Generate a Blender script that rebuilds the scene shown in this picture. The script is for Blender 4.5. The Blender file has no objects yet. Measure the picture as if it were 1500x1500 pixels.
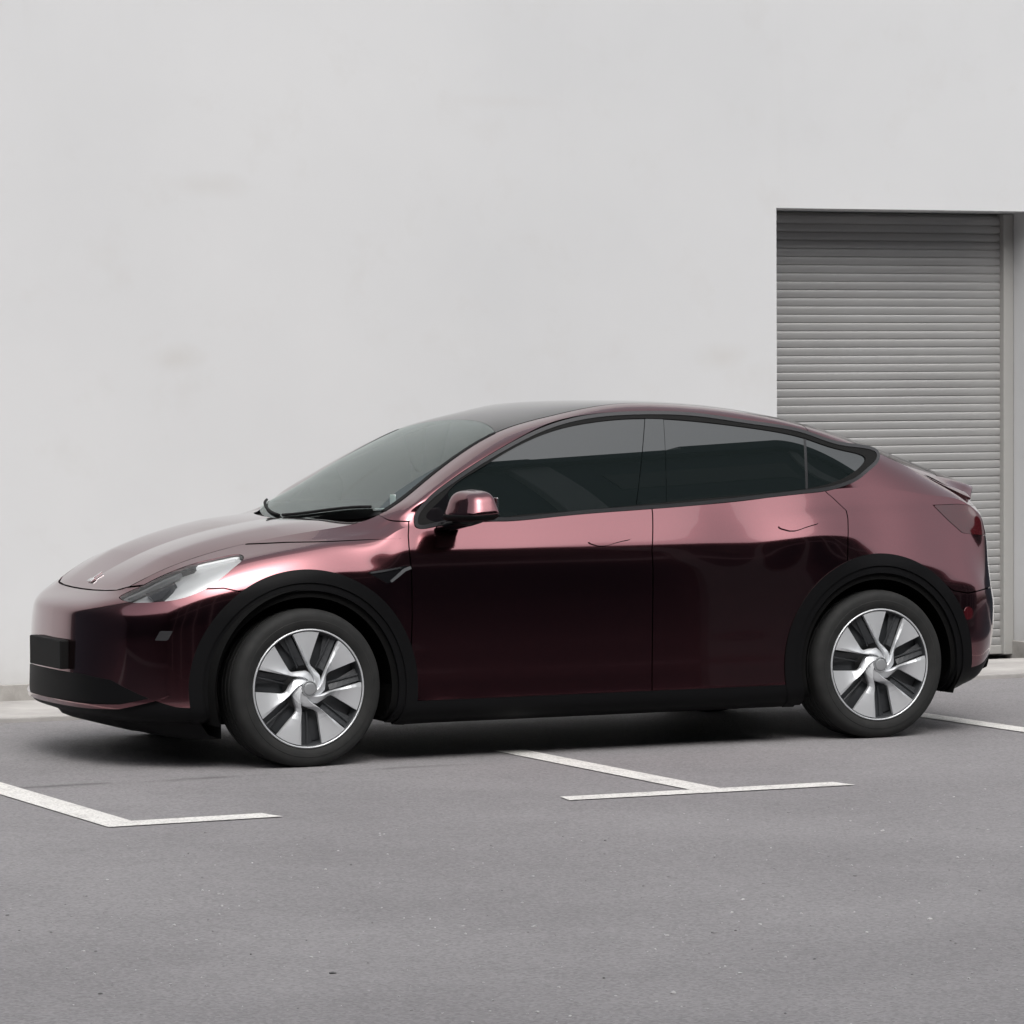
import bpy, bmesh, math, random
import numpy as np
from mathutils import Matrix, Vector
R = math.radians
random.seed(7); np.random.seed(7)
scene = bpy.context.scene
COL = scene.collection

# ------------------------------------------------------------------ camera
cam_d = bpy.data.cameras.new('Camera'); cam = bpy.data.objects.new('Camera', cam_d); COL.objects.link(cam)
scene.camera = cam
CPOS = (-6.6187, -17.0389, 1.7419); YAW, PIT, ROL, FPX = .4412956, .0360803, -.0053405, 5830.89
fw = Vector((math.sin(YAW) * math.cos(PIT), math.cos(YAW) * math.cos(PIT), -math.sin(PIT)))
rt = Vector((math.cos(YAW), -math.sin(YAW), 0)); up = rt.cross(fw)
rt2 = rt * math.cos(ROL) + up * math.sin(ROL); up2 = -rt * math.sin(ROL) + up * math.cos(ROL)
m = Matrix((rt2, up2, -fw)).transposed().to_4x4(); m.translation = CPOS
cam.matrix_world = m
cam_d.sensor_width = 36; cam_d.lens = FPX / 1500 * 36; cam_d.clip_start = .5; cam_d.clip_end = 900

# ------------------------------------------------------------------ sky, sun, exposure (overcast)
SUN_EL, SUN_AZ = R(55), R(196)                     # azimuth from +Y towards +X
world = bpy.data.worlds.new('World'); scene.world = world; world.use_nodes = True
nt = world.node_tree; nt.nodes.clear()
sky = nt.nodes.new('ShaderNodeTexSky'); sky.sky_type = 'NISHITA'; sky.sun_disc = False
sky.sun_elevation = SUN_EL; sky.sun_rotation = SUN_AZ; sky.air_density = 1.0; sky.dust_density = 6.0; sky.ozone_density = 1.0
hs = nt.nodes.new('ShaderNodeHueSaturation'); hs.inputs['Saturation'].default_value = .20
bg = nt.nodes.new('ShaderNodeBackground'); bg.inputs['Strength'].default_value = .15
wo = nt.nodes.new('ShaderNodeOutputWorld')
nt.links.new(sky.outputs[0], hs.inputs['Color']); nt.links.new(hs.outputs[0], bg.inputs[0]); nt.links.new(bg.outputs[0], wo.inputs[0])
sd = bpy.data.lights.new('Sun', 'SUN'); so = bpy.data.objects.new('Sun', sd); COL.objects.link(so)
sd.energy = .6; sd.angle = R(75); sd.color = (1, .985, .965)
sdir = Vector((math.sin(SUN_AZ) * math.cos(SUN_EL), math.cos(SUN_AZ) * math.cos(SUN_EL), math.sin(SUN_EL)))
so.rotation_euler = sdir.to_track_quat('Z', 'Y').to_euler(); so.location = (0, -20, 40)
vs = scene.view_settings
vs.view_transform = 'Standard'; vs.look = 'None'; vs.gamma = 1; vs.exposure = 0.70; vs.use_curve_mapping = False
scene.cycles.max_bounces = 10; scene.cycles.transparent_max_bounces = 16
scene.cycles.use_denoising = True

# ------------------------------------------------------------------ material helpers
MATS = {}
def mat(name, color=(.5, .5, .5), rough=.5, metal=0, spec=.5, coat=0, coat_rough=.03, **kw):
    m = bpy.data.materials.new(name); m.use_nodes = True
    b = m.node_tree.nodes['Principled BSDF']
    b.inputs['Base Color'].default_value = (*color, 1); b.inputs['Roughness'].default_value = rough
    b.inputs['Metallic'].default_value = metal; b.inputs['Specular IOR Level'].default_value = spec
    b.inputs['Coat Weight'].default_value = coat; b.inputs['Coat Roughness'].default_value = coat_rough
    for k, v in kw.items(): b.inputs[k].default_value = v
    MATS[name] = m
    return m
def N(m, t, **kw):
    n = m.node_tree.nodes.new(t)
    for k, v in kw.items(): setattr(n, k, v)
    return n
def L(m, a, b): m.node_tree.links.new(a, b)
def ramp(m, stops):
    n = N(m, 'ShaderNodeValToRGB'); e = n.color_ramp.elements
    while len(e) < len(stops): e.new(.5)
    for i, (p, c) in enumerate(stops):
        e[i].position = p; e[i].color = (*c, 1) if len(c) == 3 else c
    return n
def noise(m, scale, detail=4, rough=.55, vec=None, dist=0):
    n = N(m, 'ShaderNodeTexNoise'); n.inputs['Scale'].default_value = scale; n.inputs['Detail'].default_value = detail
    n.inputs['Roughness'].default_value = rough; n.inputs['Distortion'].default_value = dist
    if vec: L(m, vec, n.inputs['Vector'])
    return n
def mixc(m, fac, a, b, mode='MIX'):
    n = N(m, 'ShaderNodeMix', data_type='RGBA', blend_type=mode)
    for sock, v in ((n.inputs[0], fac), (n.inputs[6], a), (n.inputs[7], b)):
        if hasattr(v, 'is_output'): L(m, v, sock)
        else: sock.default_value = v if isinstance(v, (int, float)) else ((*v, 1) if len(v) == 3 else v)
    return n.outputs[2]
def math_n(m, op, a, b=None):
    n = N(m, 'ShaderNodeMath', operation=op)
    for i, v in enumerate((a, b)):
        if v is None: continue
        if hasattr(v, 'is_output'): L(m, v, n.inputs[i])
        else: n.inputs[i].default_value = v
    return n.outputs[0]
def bump(m, height, strength, dist):
    n = N(m, 'ShaderNodeBump'); n.inputs['Strength'].default_value = strength; n.inputs['Distance'].default_value = dist
    L(m, height, n.inputs['Height']); return n.outputs[0]
def pr(m): return m.node_tree.nodes['Principled BSDF']
def wpos(m): return N(m, 'ShaderNodeNewGeometry').outputs['Position']

# asphalt
a = mat('asphalt', (.12, .115, .115), .72, spec=.5); P = wpos(a)
big = noise(a, .55, 5, .6, P); mid = noise(a, 6, 5, .6, P); fine = noise(a, 60, 4, .75, P)
vor = N(a, 'ShaderNodeTexVoronoi'); vor.inputs['Scale'].default_value = 95; L(a, P, vor.inputs['Vector'])
c0 = ramp(a, [(.30, (.146, .139, .144)), (.48, (.180, .173, .178)), (.68, (.226, .218, .223))]); L(a, big.outputs[0], c0.inputs[0])
c1 = mixc(a, .35, c0.outputs[0], mixc(a, mid.outputs[0], (.145, .139, .142), (.214, .206, .209)))
st = ramp(a, [(0, (.5, .5, .5)), (.45, (.98, .98, .98)), (.92, (1.45, 1.44, 1.43))]); L(a, N_out := vor.outputs['Color'], st.inputs[0])
c2 = mixc(a, .48, c1, mixc(a, 1.0, c1, st.outputs[0], 'MULTIPLY'))
fr = ramp(a, [(.3, (.70, .70, .70)), (.7, (1.3, 1.3, 1.3))]); L(a, fine.outputs[0], fr.inputs[0])
c3 = mixc(a, .34, c2, mixc(a, 1.0, c2, fr.outputs[0], 'MULTIPLY'))
# paver joint: one dark construction seam along x at y about -1.3, left of the car only, wandering
sx = N(a, 'ShaderNodeSeparateXYZ'); L(a, P, sx.inputs[0])
wob = noise(a, 1.6, 5, .65, P)
yy = math_n(a, 'ADD', sx.outputs[1], math_n(a, 'MULTIPLY', math_n(a, 'SUBTRACT', wob.outputs[0], .5), .16))
dd = math_n(a, 'ABSOLUTE', math_n(a, 'ADD', yy, 1.16))
seam = ramp(a, [(0, (1, 1, 1)), (.02, (.6, .6, .6)), (.06, (0, 0, 0))]); L(a, dd, seam.inputs[0])
brk = ramp(a, [(.42, (0, 0, 0)), (.58, (1, 1, 1))]); L(a, noise(a, 2.3, 3, .6, P).outputs[0], brk.inputs[0])
xl = N(a, 'ShaderNodeMapRange'); L(a, sx.outputs[0], xl.inputs[0]); xl.inputs[1].default_value = .9; xl.inputs[2].default_value = .1; xl.inputs[3].default_value = 0; xl.inputs[4].default_value = .75
sf = math_n(a, 'MULTIPLY', math_n(a, 'MULTIPLY', seam.outputs[0], brk.outputs[0]), xl.outputs[0])
c4 = mixc(a, sf, c3, (.04, .039, .04))
L(a, c4, pr(a).inputs['Base Color'])
hh = math_n(a, 'ADD', math_n(a, 'MULTIPLY', vor.outputs['Distance'], .7), fine.outputs[0])
L(a, bump(a, hh, .6, .006), pr(a).inputs['Normal'])

# worn white line paint
a = mat('line_paint', (.70, .69, .67), .6, spec=.4); P = wpos(a)
n1 = noise(a, 9, 6, .7, P); n2 = noise(a, 90, 3, .7, P)
r1 = ramp(a, [(.30, (.42, .41, .40)), (.46, (.62, .61, .585)), (.75, (.70, .69, .665))]); L(a, n1.outputs[0], r1.inputs[0])
r2 = ramp(a, [(.34, (.38, .37, .37)), (.52, (1, 1, 1))]); L(a, n2.outputs[0], r2.inputs[0])
L(a, mixc(a, .75, r1.outputs[0], mixc(a, 1.0, r1.outputs[0], r2.outputs[0], 'MULTIPLY')), pr(a).inputs['Base Color'])
L(a, bump(a, n2.outputs[0], .4, .002), pr(a).inputs['Normal'])

# white render
a = mat('render_white', (.78, .78, .78), .85, spec=.25); P = wpos(a)
n1 = noise(a, .5, 4, .55, P); n2 = noise(a, 3.2, 5, .6, P); n3 = noise(a, 260, 2, .6, P)
mp = N(a, 'ShaderNodeMapping'); L(a, P, mp.inputs[0]); mp.inputs['Scale'].default_value = (2.2, 1, .22)
n4 = noise(a, 1.4, 5, .6, mp.outputs[0])
r1 = ramp(a, [(.3, (.553, .560, .568)), (.7, (.602, .607, .613))]); L(a, n1.outputs[0], r1.inputs[0])
st = ramp(a, [(.56, (0, 0, 0)), (.80, (.20, .20, .20))]); L(a, n2.outputs[0], st.inputs[0])
c1 = mixc(a, st.outputs[0], r1.outputs[0], (.48, .462, .44))
sk = ramp(a, [(.60, (0, 0, 0)), (.85, (.16, .16, .16))]); L(a, n4.outputs[0], sk.inputs[0])
c2 = mixc(a, sk.outputs[0], c1, (.455, .448, .44))
# a few distinct smudges
def smudge(cx, cz, sxx, szz, amt, col, prev):
    s = N(a, 'ShaderNodeMapping'); s.vector_type = 'POINT'; L(a, P, s.inputs[0])
    s.inputs['Scale'].default_value = (1 / sxx, 0, 1 / szz); s.inputs['Location'].default_value = (-cx / sxx, 0, -cz / szz)
    ln = N(a, 'ShaderNodeVectorMath', operation='LENGTH'); L(a, s.outputs[0], ln.inputs[0])
    q = math_n(a, 'ADD', ln.outputs['Value'], math_n(a, 'MULTIPLY', math_n(a, 'SUBTRACT', n2.outputs[0], .5), 1.6))
    rr = ramp(a, [(.15, (amt,) * 3), (1.0, (0, 0, 0))]); L(a, q, rr.inputs[0])
    return mixc(a, rr.outputs[0], prev, col)
c2 = smudge(.78, 1.80, .20, .10, .27, (.45, .425, .39), c2)
c2 = smudge(4.05, 1.80, .20, .10, .27, (.45, .425, .39), c2)
c2 = smudge(.95, 2.72, .30, .08, .22, (.48, .46, .44), c2)
c2 = smudge(2.7, 3.2, .5, .05, .16, (.51, .49, .475), c2)
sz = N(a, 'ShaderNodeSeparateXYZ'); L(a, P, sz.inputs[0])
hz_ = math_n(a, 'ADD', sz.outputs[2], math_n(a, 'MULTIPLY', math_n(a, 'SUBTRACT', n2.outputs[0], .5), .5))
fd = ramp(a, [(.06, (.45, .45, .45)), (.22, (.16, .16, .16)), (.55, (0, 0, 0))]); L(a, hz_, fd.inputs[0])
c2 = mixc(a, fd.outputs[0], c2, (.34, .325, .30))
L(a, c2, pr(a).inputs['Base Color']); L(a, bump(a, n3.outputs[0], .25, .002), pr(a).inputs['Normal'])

a = mat('plinth_grey', (.33, .32, .30), .9, spec=.2); P = wpos(a)
n1 = noise(a, 4, 6, .65, P); r1 = ramp(a, [(.3, (.22, .21, .195)), (.7, (.40, .385, .365))]); L(a, n1.outputs[0], r1.inputs[0])
L(a, r1.outputs[0], pr(a).inputs['Base Color']); L(a, bump(a, noise(a, 80, 4, .6, P).outputs[0], .3, .004), pr(a).inputs['Normal'])
a = mat('concrete', (.36, .345, .33), .85, spec=.3); P = wpos(a)
n1 = noise(a, 3, 6, .65, P); r1 = ramp(a, [(.3, (.27, .26, .25)), (.7, (.41, .395, .38))]); L(a, n1.outputs[0], r1.inputs[0])
L(a, r1.outputs[0], pr(a).inputs['Base Color']); L(a, bump(a, noise(a, 110, 4, .6, P).outputs[0], .3, .004), pr(a).inputs['Normal'])
a = mat('shutter_metal', (.40, .40, .395), .42, metal=.35, spec=.5); P = wpos(a)
n1 = noise(a, 1.5, 5, .6, P)
mp = N(a, 'ShaderNodeMapping'); L(a, P, mp.inputs[0]); mp.inputs['Scale'].default_value = (.6, 1, 18)
n2 = noise(a, 2.0, 4, .6, mp.outputs[0])
r1 = ramp(a, [(.3, (.335, .333, .330)), (.7, (.375, .374, .372))]); L(a, n1.outputs[0], r1.inputs[0])
r2 = ramp(a, [(.4, (0, 0, 0)), (.8, (.35, .35, .35))]); L(a, n2.outputs[0], r2.inputs[0])
L(a, mixc(a, r2.outputs[0], r1.outputs[0], (.32, .31, .295)), pr(a).inputs['Base Color'])
mat('guide_metal', (.40, .395, .38), .45, metal=.3)
a = mat('hall_cladding', (.020, .029, .040), .6, spec=.3); P = wpos(a)
mat('dark_ground', (.016, .021, .028), .85, spec=.2); mat('hall_trim', (.26, .27, .27), .6, spec=.3); mat('hall_glass', (.02, .022, .024), .1)
a = mat('pebble', (.42, .41, .40), .7); pn = noise(a, 7.3, 2, .6, wpos(a)); pc = ramp(a, [(.34, (.07, .07, .07)), (.44, (.26, .25, .255)), (.60, (.50, .49, .49))]); L(a, pn.outputs[0], pc.inputs[0]); L(a, pc.outputs[0], pr(a).inputs['Base Color'])

# car
a = mat('car_paint', (.15, .042, .050), .13, metal=1.0, coat=1.0, coat_rough=.015)
pr(a).inputs['Coat IOR'].default_value = 1.5
fl = N(a, 'ShaderNodeTexVoronoi'); fl.inputs['Scale'].default_value = 900; L(a, wpos(a), fl.inputs['Vector'])
rr = ramp(a, [(0, (.165, .060, .069)), (1, (.205, .075, .086))]); L(a, fl.outputs['Color'], rr.inputs[0]); L(a, rr.outputs[0], pr(a).inputs['Base Color'])
mat('black_plastic', (.0045, .0045, .005), .5, spec=.09)
mat('gloss_black', (.006, .006, .007), .08, spec=.22)
mat('trim_satin', (.03, .03, .032), .25, spec=.5, coat=.15)
mat('rubber', (.006, .006, .006), .7, spec=.2)
mat('shell_dark', (.004, .004, .004), .9, spec=.1)
a = mat('tyre_rubber', (.026, .027, .027), .78, spec=.3); P = wpos(a)
n1 = noise(a, 14, 5, .6, P); r1 = ramp(a, [(.3, (.012, .0125, .0125)), (.75, (.021, .021, .0205))]); L(a, n1.outputs[0], r1.inputs[0]); L(a, r1.outputs[0], pr(a).inputs['Base Color'])
mat('wheel_silver', (.64, .655, .67), .40, metal=.58)
mat('wheel_dark', (.030, .032, .035), .5, spec=.4)
mat('wheel_grey', (.11, .115, .12), .45, metal=.4)
mat('cap_grey', (.40, .41, .42), .35, metal=.6)
mat('chrome', (.75, .75, .76), .12, metal=1)
mat('lamp_silver', (.55, .56, .57), .3, metal=.6)
mat('lamp_white', (.78, .79, .80), .35)
mat('lamp_grey', (.48, .485, .49), .3, metal=.4); mat('lamp_dark', (.02, .02, .022), .15)
mat('interior', (.012, .012, .013), .7, spec=.25)
mat('seat_leather', (.03, .03, .032), .5, spec=.3)
mat('card_white', (.80, .86, .84), .5)
mat('steel_dark', (.12, .12, .12), .45, metal=.8)
mat('plate_black', (.004, .004, .004), .6, spec=.2)
def glass(name, tint, ior=1.5, rough=.004):
    m = bpy.data.materials.new(name); m.use_nodes = True; m.node_tree.nodes.clear()
    o = N(m, 'ShaderNodeOutputMaterial'); t = N(m, 'ShaderNodeBsdfTransparent'); t.inputs[0].default_value = (*tint, 1)
    g = N(m, 'ShaderNodeBsdfGlossy'); g.inputs['Roughness'].default_value = rough; g.inputs[0].default_value = (.91, 1, .97, 1) if 'wind' in name else (1, 1, 1, 1)
    f = N(m, 'ShaderNodeFresnel'); f.inputs[0].default_value = ior
    x = N(m, 'ShaderNodeMixShader'); L(m, f.outputs[0], x.inputs[0]); L(m, t.outputs[0], x.inputs[1]); L(m, g.outputs[0], x.inputs[2]); L(m, x.outputs[0], o.inputs[0])
    MATS[name] = m
glass('glass_windshield', (.88, .94, .92), 2.75); glass('glass_clear', (.93, .94, .94), 1.45)
mat('glass_tinted', (.009, .0125, .0125), .003, spec=.5, IOR=1.92); glass('glass_roof', (.02, .02, .02), 1.5)
mat('lens_red', (.045, .004, .006), .12, spec=.5, coat=1.0)

# ------------------------------------------------------------------ object helpers
def tag(o, label=None, cat=None, group=None, kind=None):
    if label: o['label'] = label
    if cat: o['category'] = cat
    if group: o['group'] = group
    if kind: o['kind'] = kind
    return o
def empty(name, loc=(0, 0, 0)):
    o = bpy.data.objects.new(name, None); COL.objects.link(o); o.location = loc; o.empty_display_size = .2; return o
def mesh_obj(name, V, F, material, parent=None, normals=None, smooth=True):
    me = bpy.data.meshes.new(name)
    V = np.asarray(V, float)
    me.from_pydata(V.tolist(), [], [list(map(int, f)) for f in F] if not isinstance(F, np.ndarray) else F.tolist())
    me.polygons.foreach_set('use_smooth', [smooth] * len(me.polygons))
    if material: me.materials.append(MATS[material] if isinstance(material, str) else material)
    me.update()
    if normals is not None: me.normals_split_custom_set_from_vertices(np.asarray(normals).tolist())
    o = bpy.data.objects.new(name, me); COL.objects.link(o)
    if parent: o.parent = parent
    return o
def bm_obj(name, bm, material, parent=None, smooth=False, auto=None):
    me = bpy.data.meshes.new(name); bm.to_mesh(me); bm.free()
    me.materials.append(MATS[material])
    me.polygons.foreach_set('use_smooth', [smooth] * len(me.polygons))
    if auto: me.set_sharp_from_angle(angle=R(auto))
    o = bpy.data.objects.new(name, me); COL.objects.link(o)
    if parent: o.parent = parent
    return o
def box(bm, x0, x1, y0, y1, z0, z1, bev=0, seg=2):
    r = bmesh.ops.create_cube(bm, size=1)
    vs_ = r['verts']
    for v in vs_: v.co = Vector(((x0 + x1) / 2 + v.co.x * (x1 - x0), (y0 + y1) / 2 + v.co.y * (y1 - y0), (z0 + z1) / 2 + v.co.z * (z1 - z0)))
    if bev:
        es = list({e for v in vs_ for e in v.link_edges})
        bmesh.ops.bevel(bm, geom=es, offset=bev, segments=seg, profile=.5, affect='EDGES')
    return bm
def tube(bm, pts, rad, n=8):
    """round bar through pts (list of Vector), rad scalar or list"""
    pts = [Vector(p) for p in pts]; rings = []
    for i, p in enumerate(pts):
        d = (pts[min(i + 1, len(pts) - 1)] - pts[max(i - 1, 0)]).normalized()
        u = d.orthogonal().normalized() if i == 0 else (u0 - d * u0.dot(d)).normalized()
        u0 = u; w = d.cross(u); r = rad[i] if isinstance(rad, (list, tuple)) else rad
        rings.append([bm.verts.new(p + u * r * math.cos(2 * math.pi * k / n) + w * r * math.sin(2 * math.pi * k / n)) for k in range(n)])
    for a_, b_ in zip(rings, rings[1:]):
        for k in range(n): bm.faces.new((a_[k], a_[(k + 1) % n], b_[(k + 1) % n], b_[k]))
    bm.faces.new(rings[0][::-1]); bm.faces.new(rings[-1])
    return bm
# ---------------------------------------------------------------- car body surfaces (numpy)
def nat_spline(t, P, tt):
    """interpolating natural cubic spline; P (n,k) at t (n,), evaluated at tt"""
    t = np.asarray(t, float); P = np.asarray(P, float); tt = np.asarray(tt, float)
    n = len(t); h = np.diff(t)
    A = np.zeros((n, n)); B = np.zeros_like(P)
    A[0, 0] = A[-1, -1] = 1
    for i in range(1, n - 1):
        A[i, i - 1] = h[i - 1]; A[i, i] = 2 * (h[i - 1] + h[i]); A[i, i + 1] = h[i]
        B[i] = 6 * ((P[i + 1] - P[i]) / h[i] - (P[i] - P[i - 1]) / h[i - 1])
    M = np.linalg.solve(A, B.reshape(n, -1)).reshape(P.shape)
    k = np.clip(np.searchsorted(t, tt, side='right') - 1, 0, n - 2)
    a = tt - t[k]; b = t[k + 1] - tt; hk = h[k]
    sh = (slice(None),) + (None,) * (P.ndim - 1)
    a = a[sh]; b = b[sh]; hk = hk[sh]
    return (M[k] * b**3 + M[k + 1] * a**3) / (6 * hk) + (P[k] / hk - M[k] * hk / 6) * b + (P[k + 1] / hk - M[k + 1] * hk / 6) * a

def chord(P):
    return np.concatenate([[0], np.cumsum(np.linalg.norm(np.diff(P, axis=0), axis=1))])

def soft(P, n=2400, sig=.022):
    """polyline resampled by length and rounded with a Gaussian; end points stay put, no overshoot"""
    P = np.array(P, float); c = chord(P); t = np.linspace(0, c[-1], n)
    D = np.stack([np.interp(t, c, P[:, k]) for k in range(3)], 1)
    k = max(1, int(sig / c[-1] * n)); m = min(3 * k, n - 1)
    Q = np.vstack([2 * D[0] - D[m:0:-1], D, 2 * D[-1] - D[-2:-m - 2:-1]])
    g = np.exp(-.5 * (np.arange(-m, m + 1) / k)**2); g /= g.sum()
    return np.stack([np.convolve(Q[:, j], g, 'valid') for j in range(3)], 1)

# station: plan point (X, W), top rail T (x, w, z), belt (w, z) or None, profile (z list), (inset list)
ZD = [.165, .19, .225, .36, .48, .60, .72, .84]
DD = [.092, .028, .000, .0058, .0095, .0125, .0157, .0212]
STATIONS = [
 # X      W     Tx     Tw    Tz     belt            z list                                                        inset list
 (-.872, .000, -.722, .000, .757, None, [0.2, 0.238, 0.26, 0.4, 0.5, 0.58, 0.64, 0.682, 0.712], [0.12, 0.02, 0, 0.0043, 0.0074, 0.0099, 0.0159, 0.015, 0.055]),
 (-.864, .200, -.720, .140, .758, None, [0.2, 0.236, 0.26, 0.4, 0.5, 0.58, 0.64, 0.682, 0.713], [0.12, 0.02, 0, 0.0043, 0.0074, 0.0099, 0.0159, 0.015, 0.055]),
 (-.838, .380, -.712, .280, .762, None, [0.2, 0.23, 0.27, 0.35, 0.5, 0.58, 0.645, 0.688, 0.719], [0.12, 0.02, 0, 0.0025, 0.0071, 0.0096, 0.0165, 0.019, 0.058]),
 (-.790, .530, -.697, .385, .768, None, [0.195, 0.222, 0.262, 0.34, 0.51, 0.59, 0.65, 0.7, 0.735], [0.12, 0.02, 0, 0.0024, 0.0077, 0.0102, 0.0165, 0.031, 0.069]),
 (-.712, .670, -.660, .455, .786, None, [0.19, 0.215, 0.255, 0.33, 0.53, 0.6, 0.665, 0.715, 0.755], [0.13, 0.02, 0, 0.0023, 0.0085, 0.0107, 0.0195, 0.039, 0.081]),
 (-.600, .780, -.575, .495, .833, None, [0.19, 0.215, 0.255, 0.33, 0.54, 0.63, 0.7, 0.758, 0.803], [0.13, 0.02, 0, 0.0023, 0.0088, 0.0116, 0.0225, 0.047, 0.099]),
 (-.450, .862, -.450, .532, .888, None, [0.19, 0.218, 0.258, 0.34, 0.56, 0.67, 0.75, 0.815, 0.862], [0.13, 0.02, 0, 0.0025, 0.0094, 0.0128, 0.026, 0.058, 0.109]),
 (-.250, .917, -.250, .580, .950, None, [0.2, 0.24, 0.26, 0.46, 0.58, 0.69, 0.785, 0.86, 0.912], [0.12, 0.022, 0, 0.0062, 0.0099, 0.0133, 0.028, 0.064, 0.11]),
 ( .000, .948,  .000, .650, 1.003, None, [0.2, 0.225, 0.26, 0.5, 0.62, 0.74, 0.835, 0.905, 0.952], [0.12, 0.024, 0, 0.0074, 0.0112, 0.0149, 0.031, 0.068, 0.106]),
 ( .220, .951,  .220, .700, 1.037, None, [0.19, 0.22, 0.26, 0.47, 0.6, 0.73, 0.84, 0.92, 0.97], [0.11, 0.028, 0, 0.0065, 0.0105, 0.0146, 0.029, 0.066, 0.094]),
 ( .380, .947,  .380, .706, 1.068, None, [0.175, 0.2, 0.26, 0.46, 0.6, 0.73, 0.84, 0.925, 0.985], [0.1, 0.03, 0, 0.0062, 0.0105, 0.0146, 0.0215, 0.05, 0.074]),
 ( .480, .945,  .480, .695, 1.108, (0.855, 1.030)),
 ( .580, .944,  .580, .672, 1.162, (0.855, 1.038)),
 ( .700, .944,  .700, .645, 1.240, (0.855, 1.044)),
 ( .880, .946,  .880, .600, 1.348, (0.855, 1.051)),
 (1.100, .950, 1.100, .568, 1.453, (0.854, 1.061)),
 (1.350, .953, 1.350, .560, 1.518, (0.851, 1.076)),
 (1.650, .955, 1.650, .566, 1.570, (0.846, 1.095)),
 (2.000, .956, 2.000, .572, 1.571, (0.838, 1.117)),
 (2.300, .957, 2.300, .580, 1.541, (0.833, 1.134)),
 (2.600, .960, 2.600, .600, 1.484, (.806, 1.155), [.165, .195, .24, .36, .48, .60, .72, .85], [.092, .028, .000, .0038, .0075, .0112, .0149, .0205], (.955, .034)),
 (2.890, .964, 2.870, .632, 1.402, (.784, 1.168), [.165, .19, .225, .36, .48, .60, .70, .80], [.092, .028, .000, .0058, .0095, .0125, .0150, .0240], (.90, .060)),
 (3.130, .958, 3.090, .638, 1.316, (.774, 1.150), [.165, .19, .225, .36, .48, .60, .70, .80], [.092, .028, .000, .0058, .0095, .0125, .0190, .0380], (.90, .076)),
 (3.330, .928, 3.300, .632, 1.225, (.746, 1.122), [.195, .225, .30, .42, .56, .64, .70, .79], [.115, .045, .004, 0, .004, .0080, .0200, .0500], (.90, .092)),
 (3.490, .880, 3.480, .620, 1.140, (.716, 1.090), [.215, .25, .33, .46, .60, .66, .71, .79], [.13, .050, .006, 0, .003, .0060, .0180, .0460], (.90, .082)),
 (3.600, .795, 3.585, .605, 1.092, None, [.23, .27, .36, .50, .62, .685, .79, .93, 1.03], [.14, .060, .018, .002, 0, .012, .028, .042, .062]),
 (3.685, .665, 3.650, .530, 1.076, None, [.24, .285, .37, .50, .62, .68, .79, .93, 1.03], [.15, .060, .018, .002, 0, .016, .034, .048, .066]),
 (3.755, .490, 3.700, .420, 1.072, None, [.245, .29, .37, .50, .62, .68, .79, .93, 1.03], [.15, .060, .018, .002, 0, .018, .036, .050, .068]),
 (3.808, .290, 3.745, .260, 1.072, None, [.25, .29, .37, .50, .62, .68, .79, .93, 1.03], [.15, .060, .018, .002, 0, .018, .036, .050, .068]),
 (3.828, .000, 3.770, .000, 1.072, None, [.25, .29, .37, .50, .62, .68, .79, .93, 1.03], [.15, .060, .018, .002, 0, .018, .036, .050, .068]),
]
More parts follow.
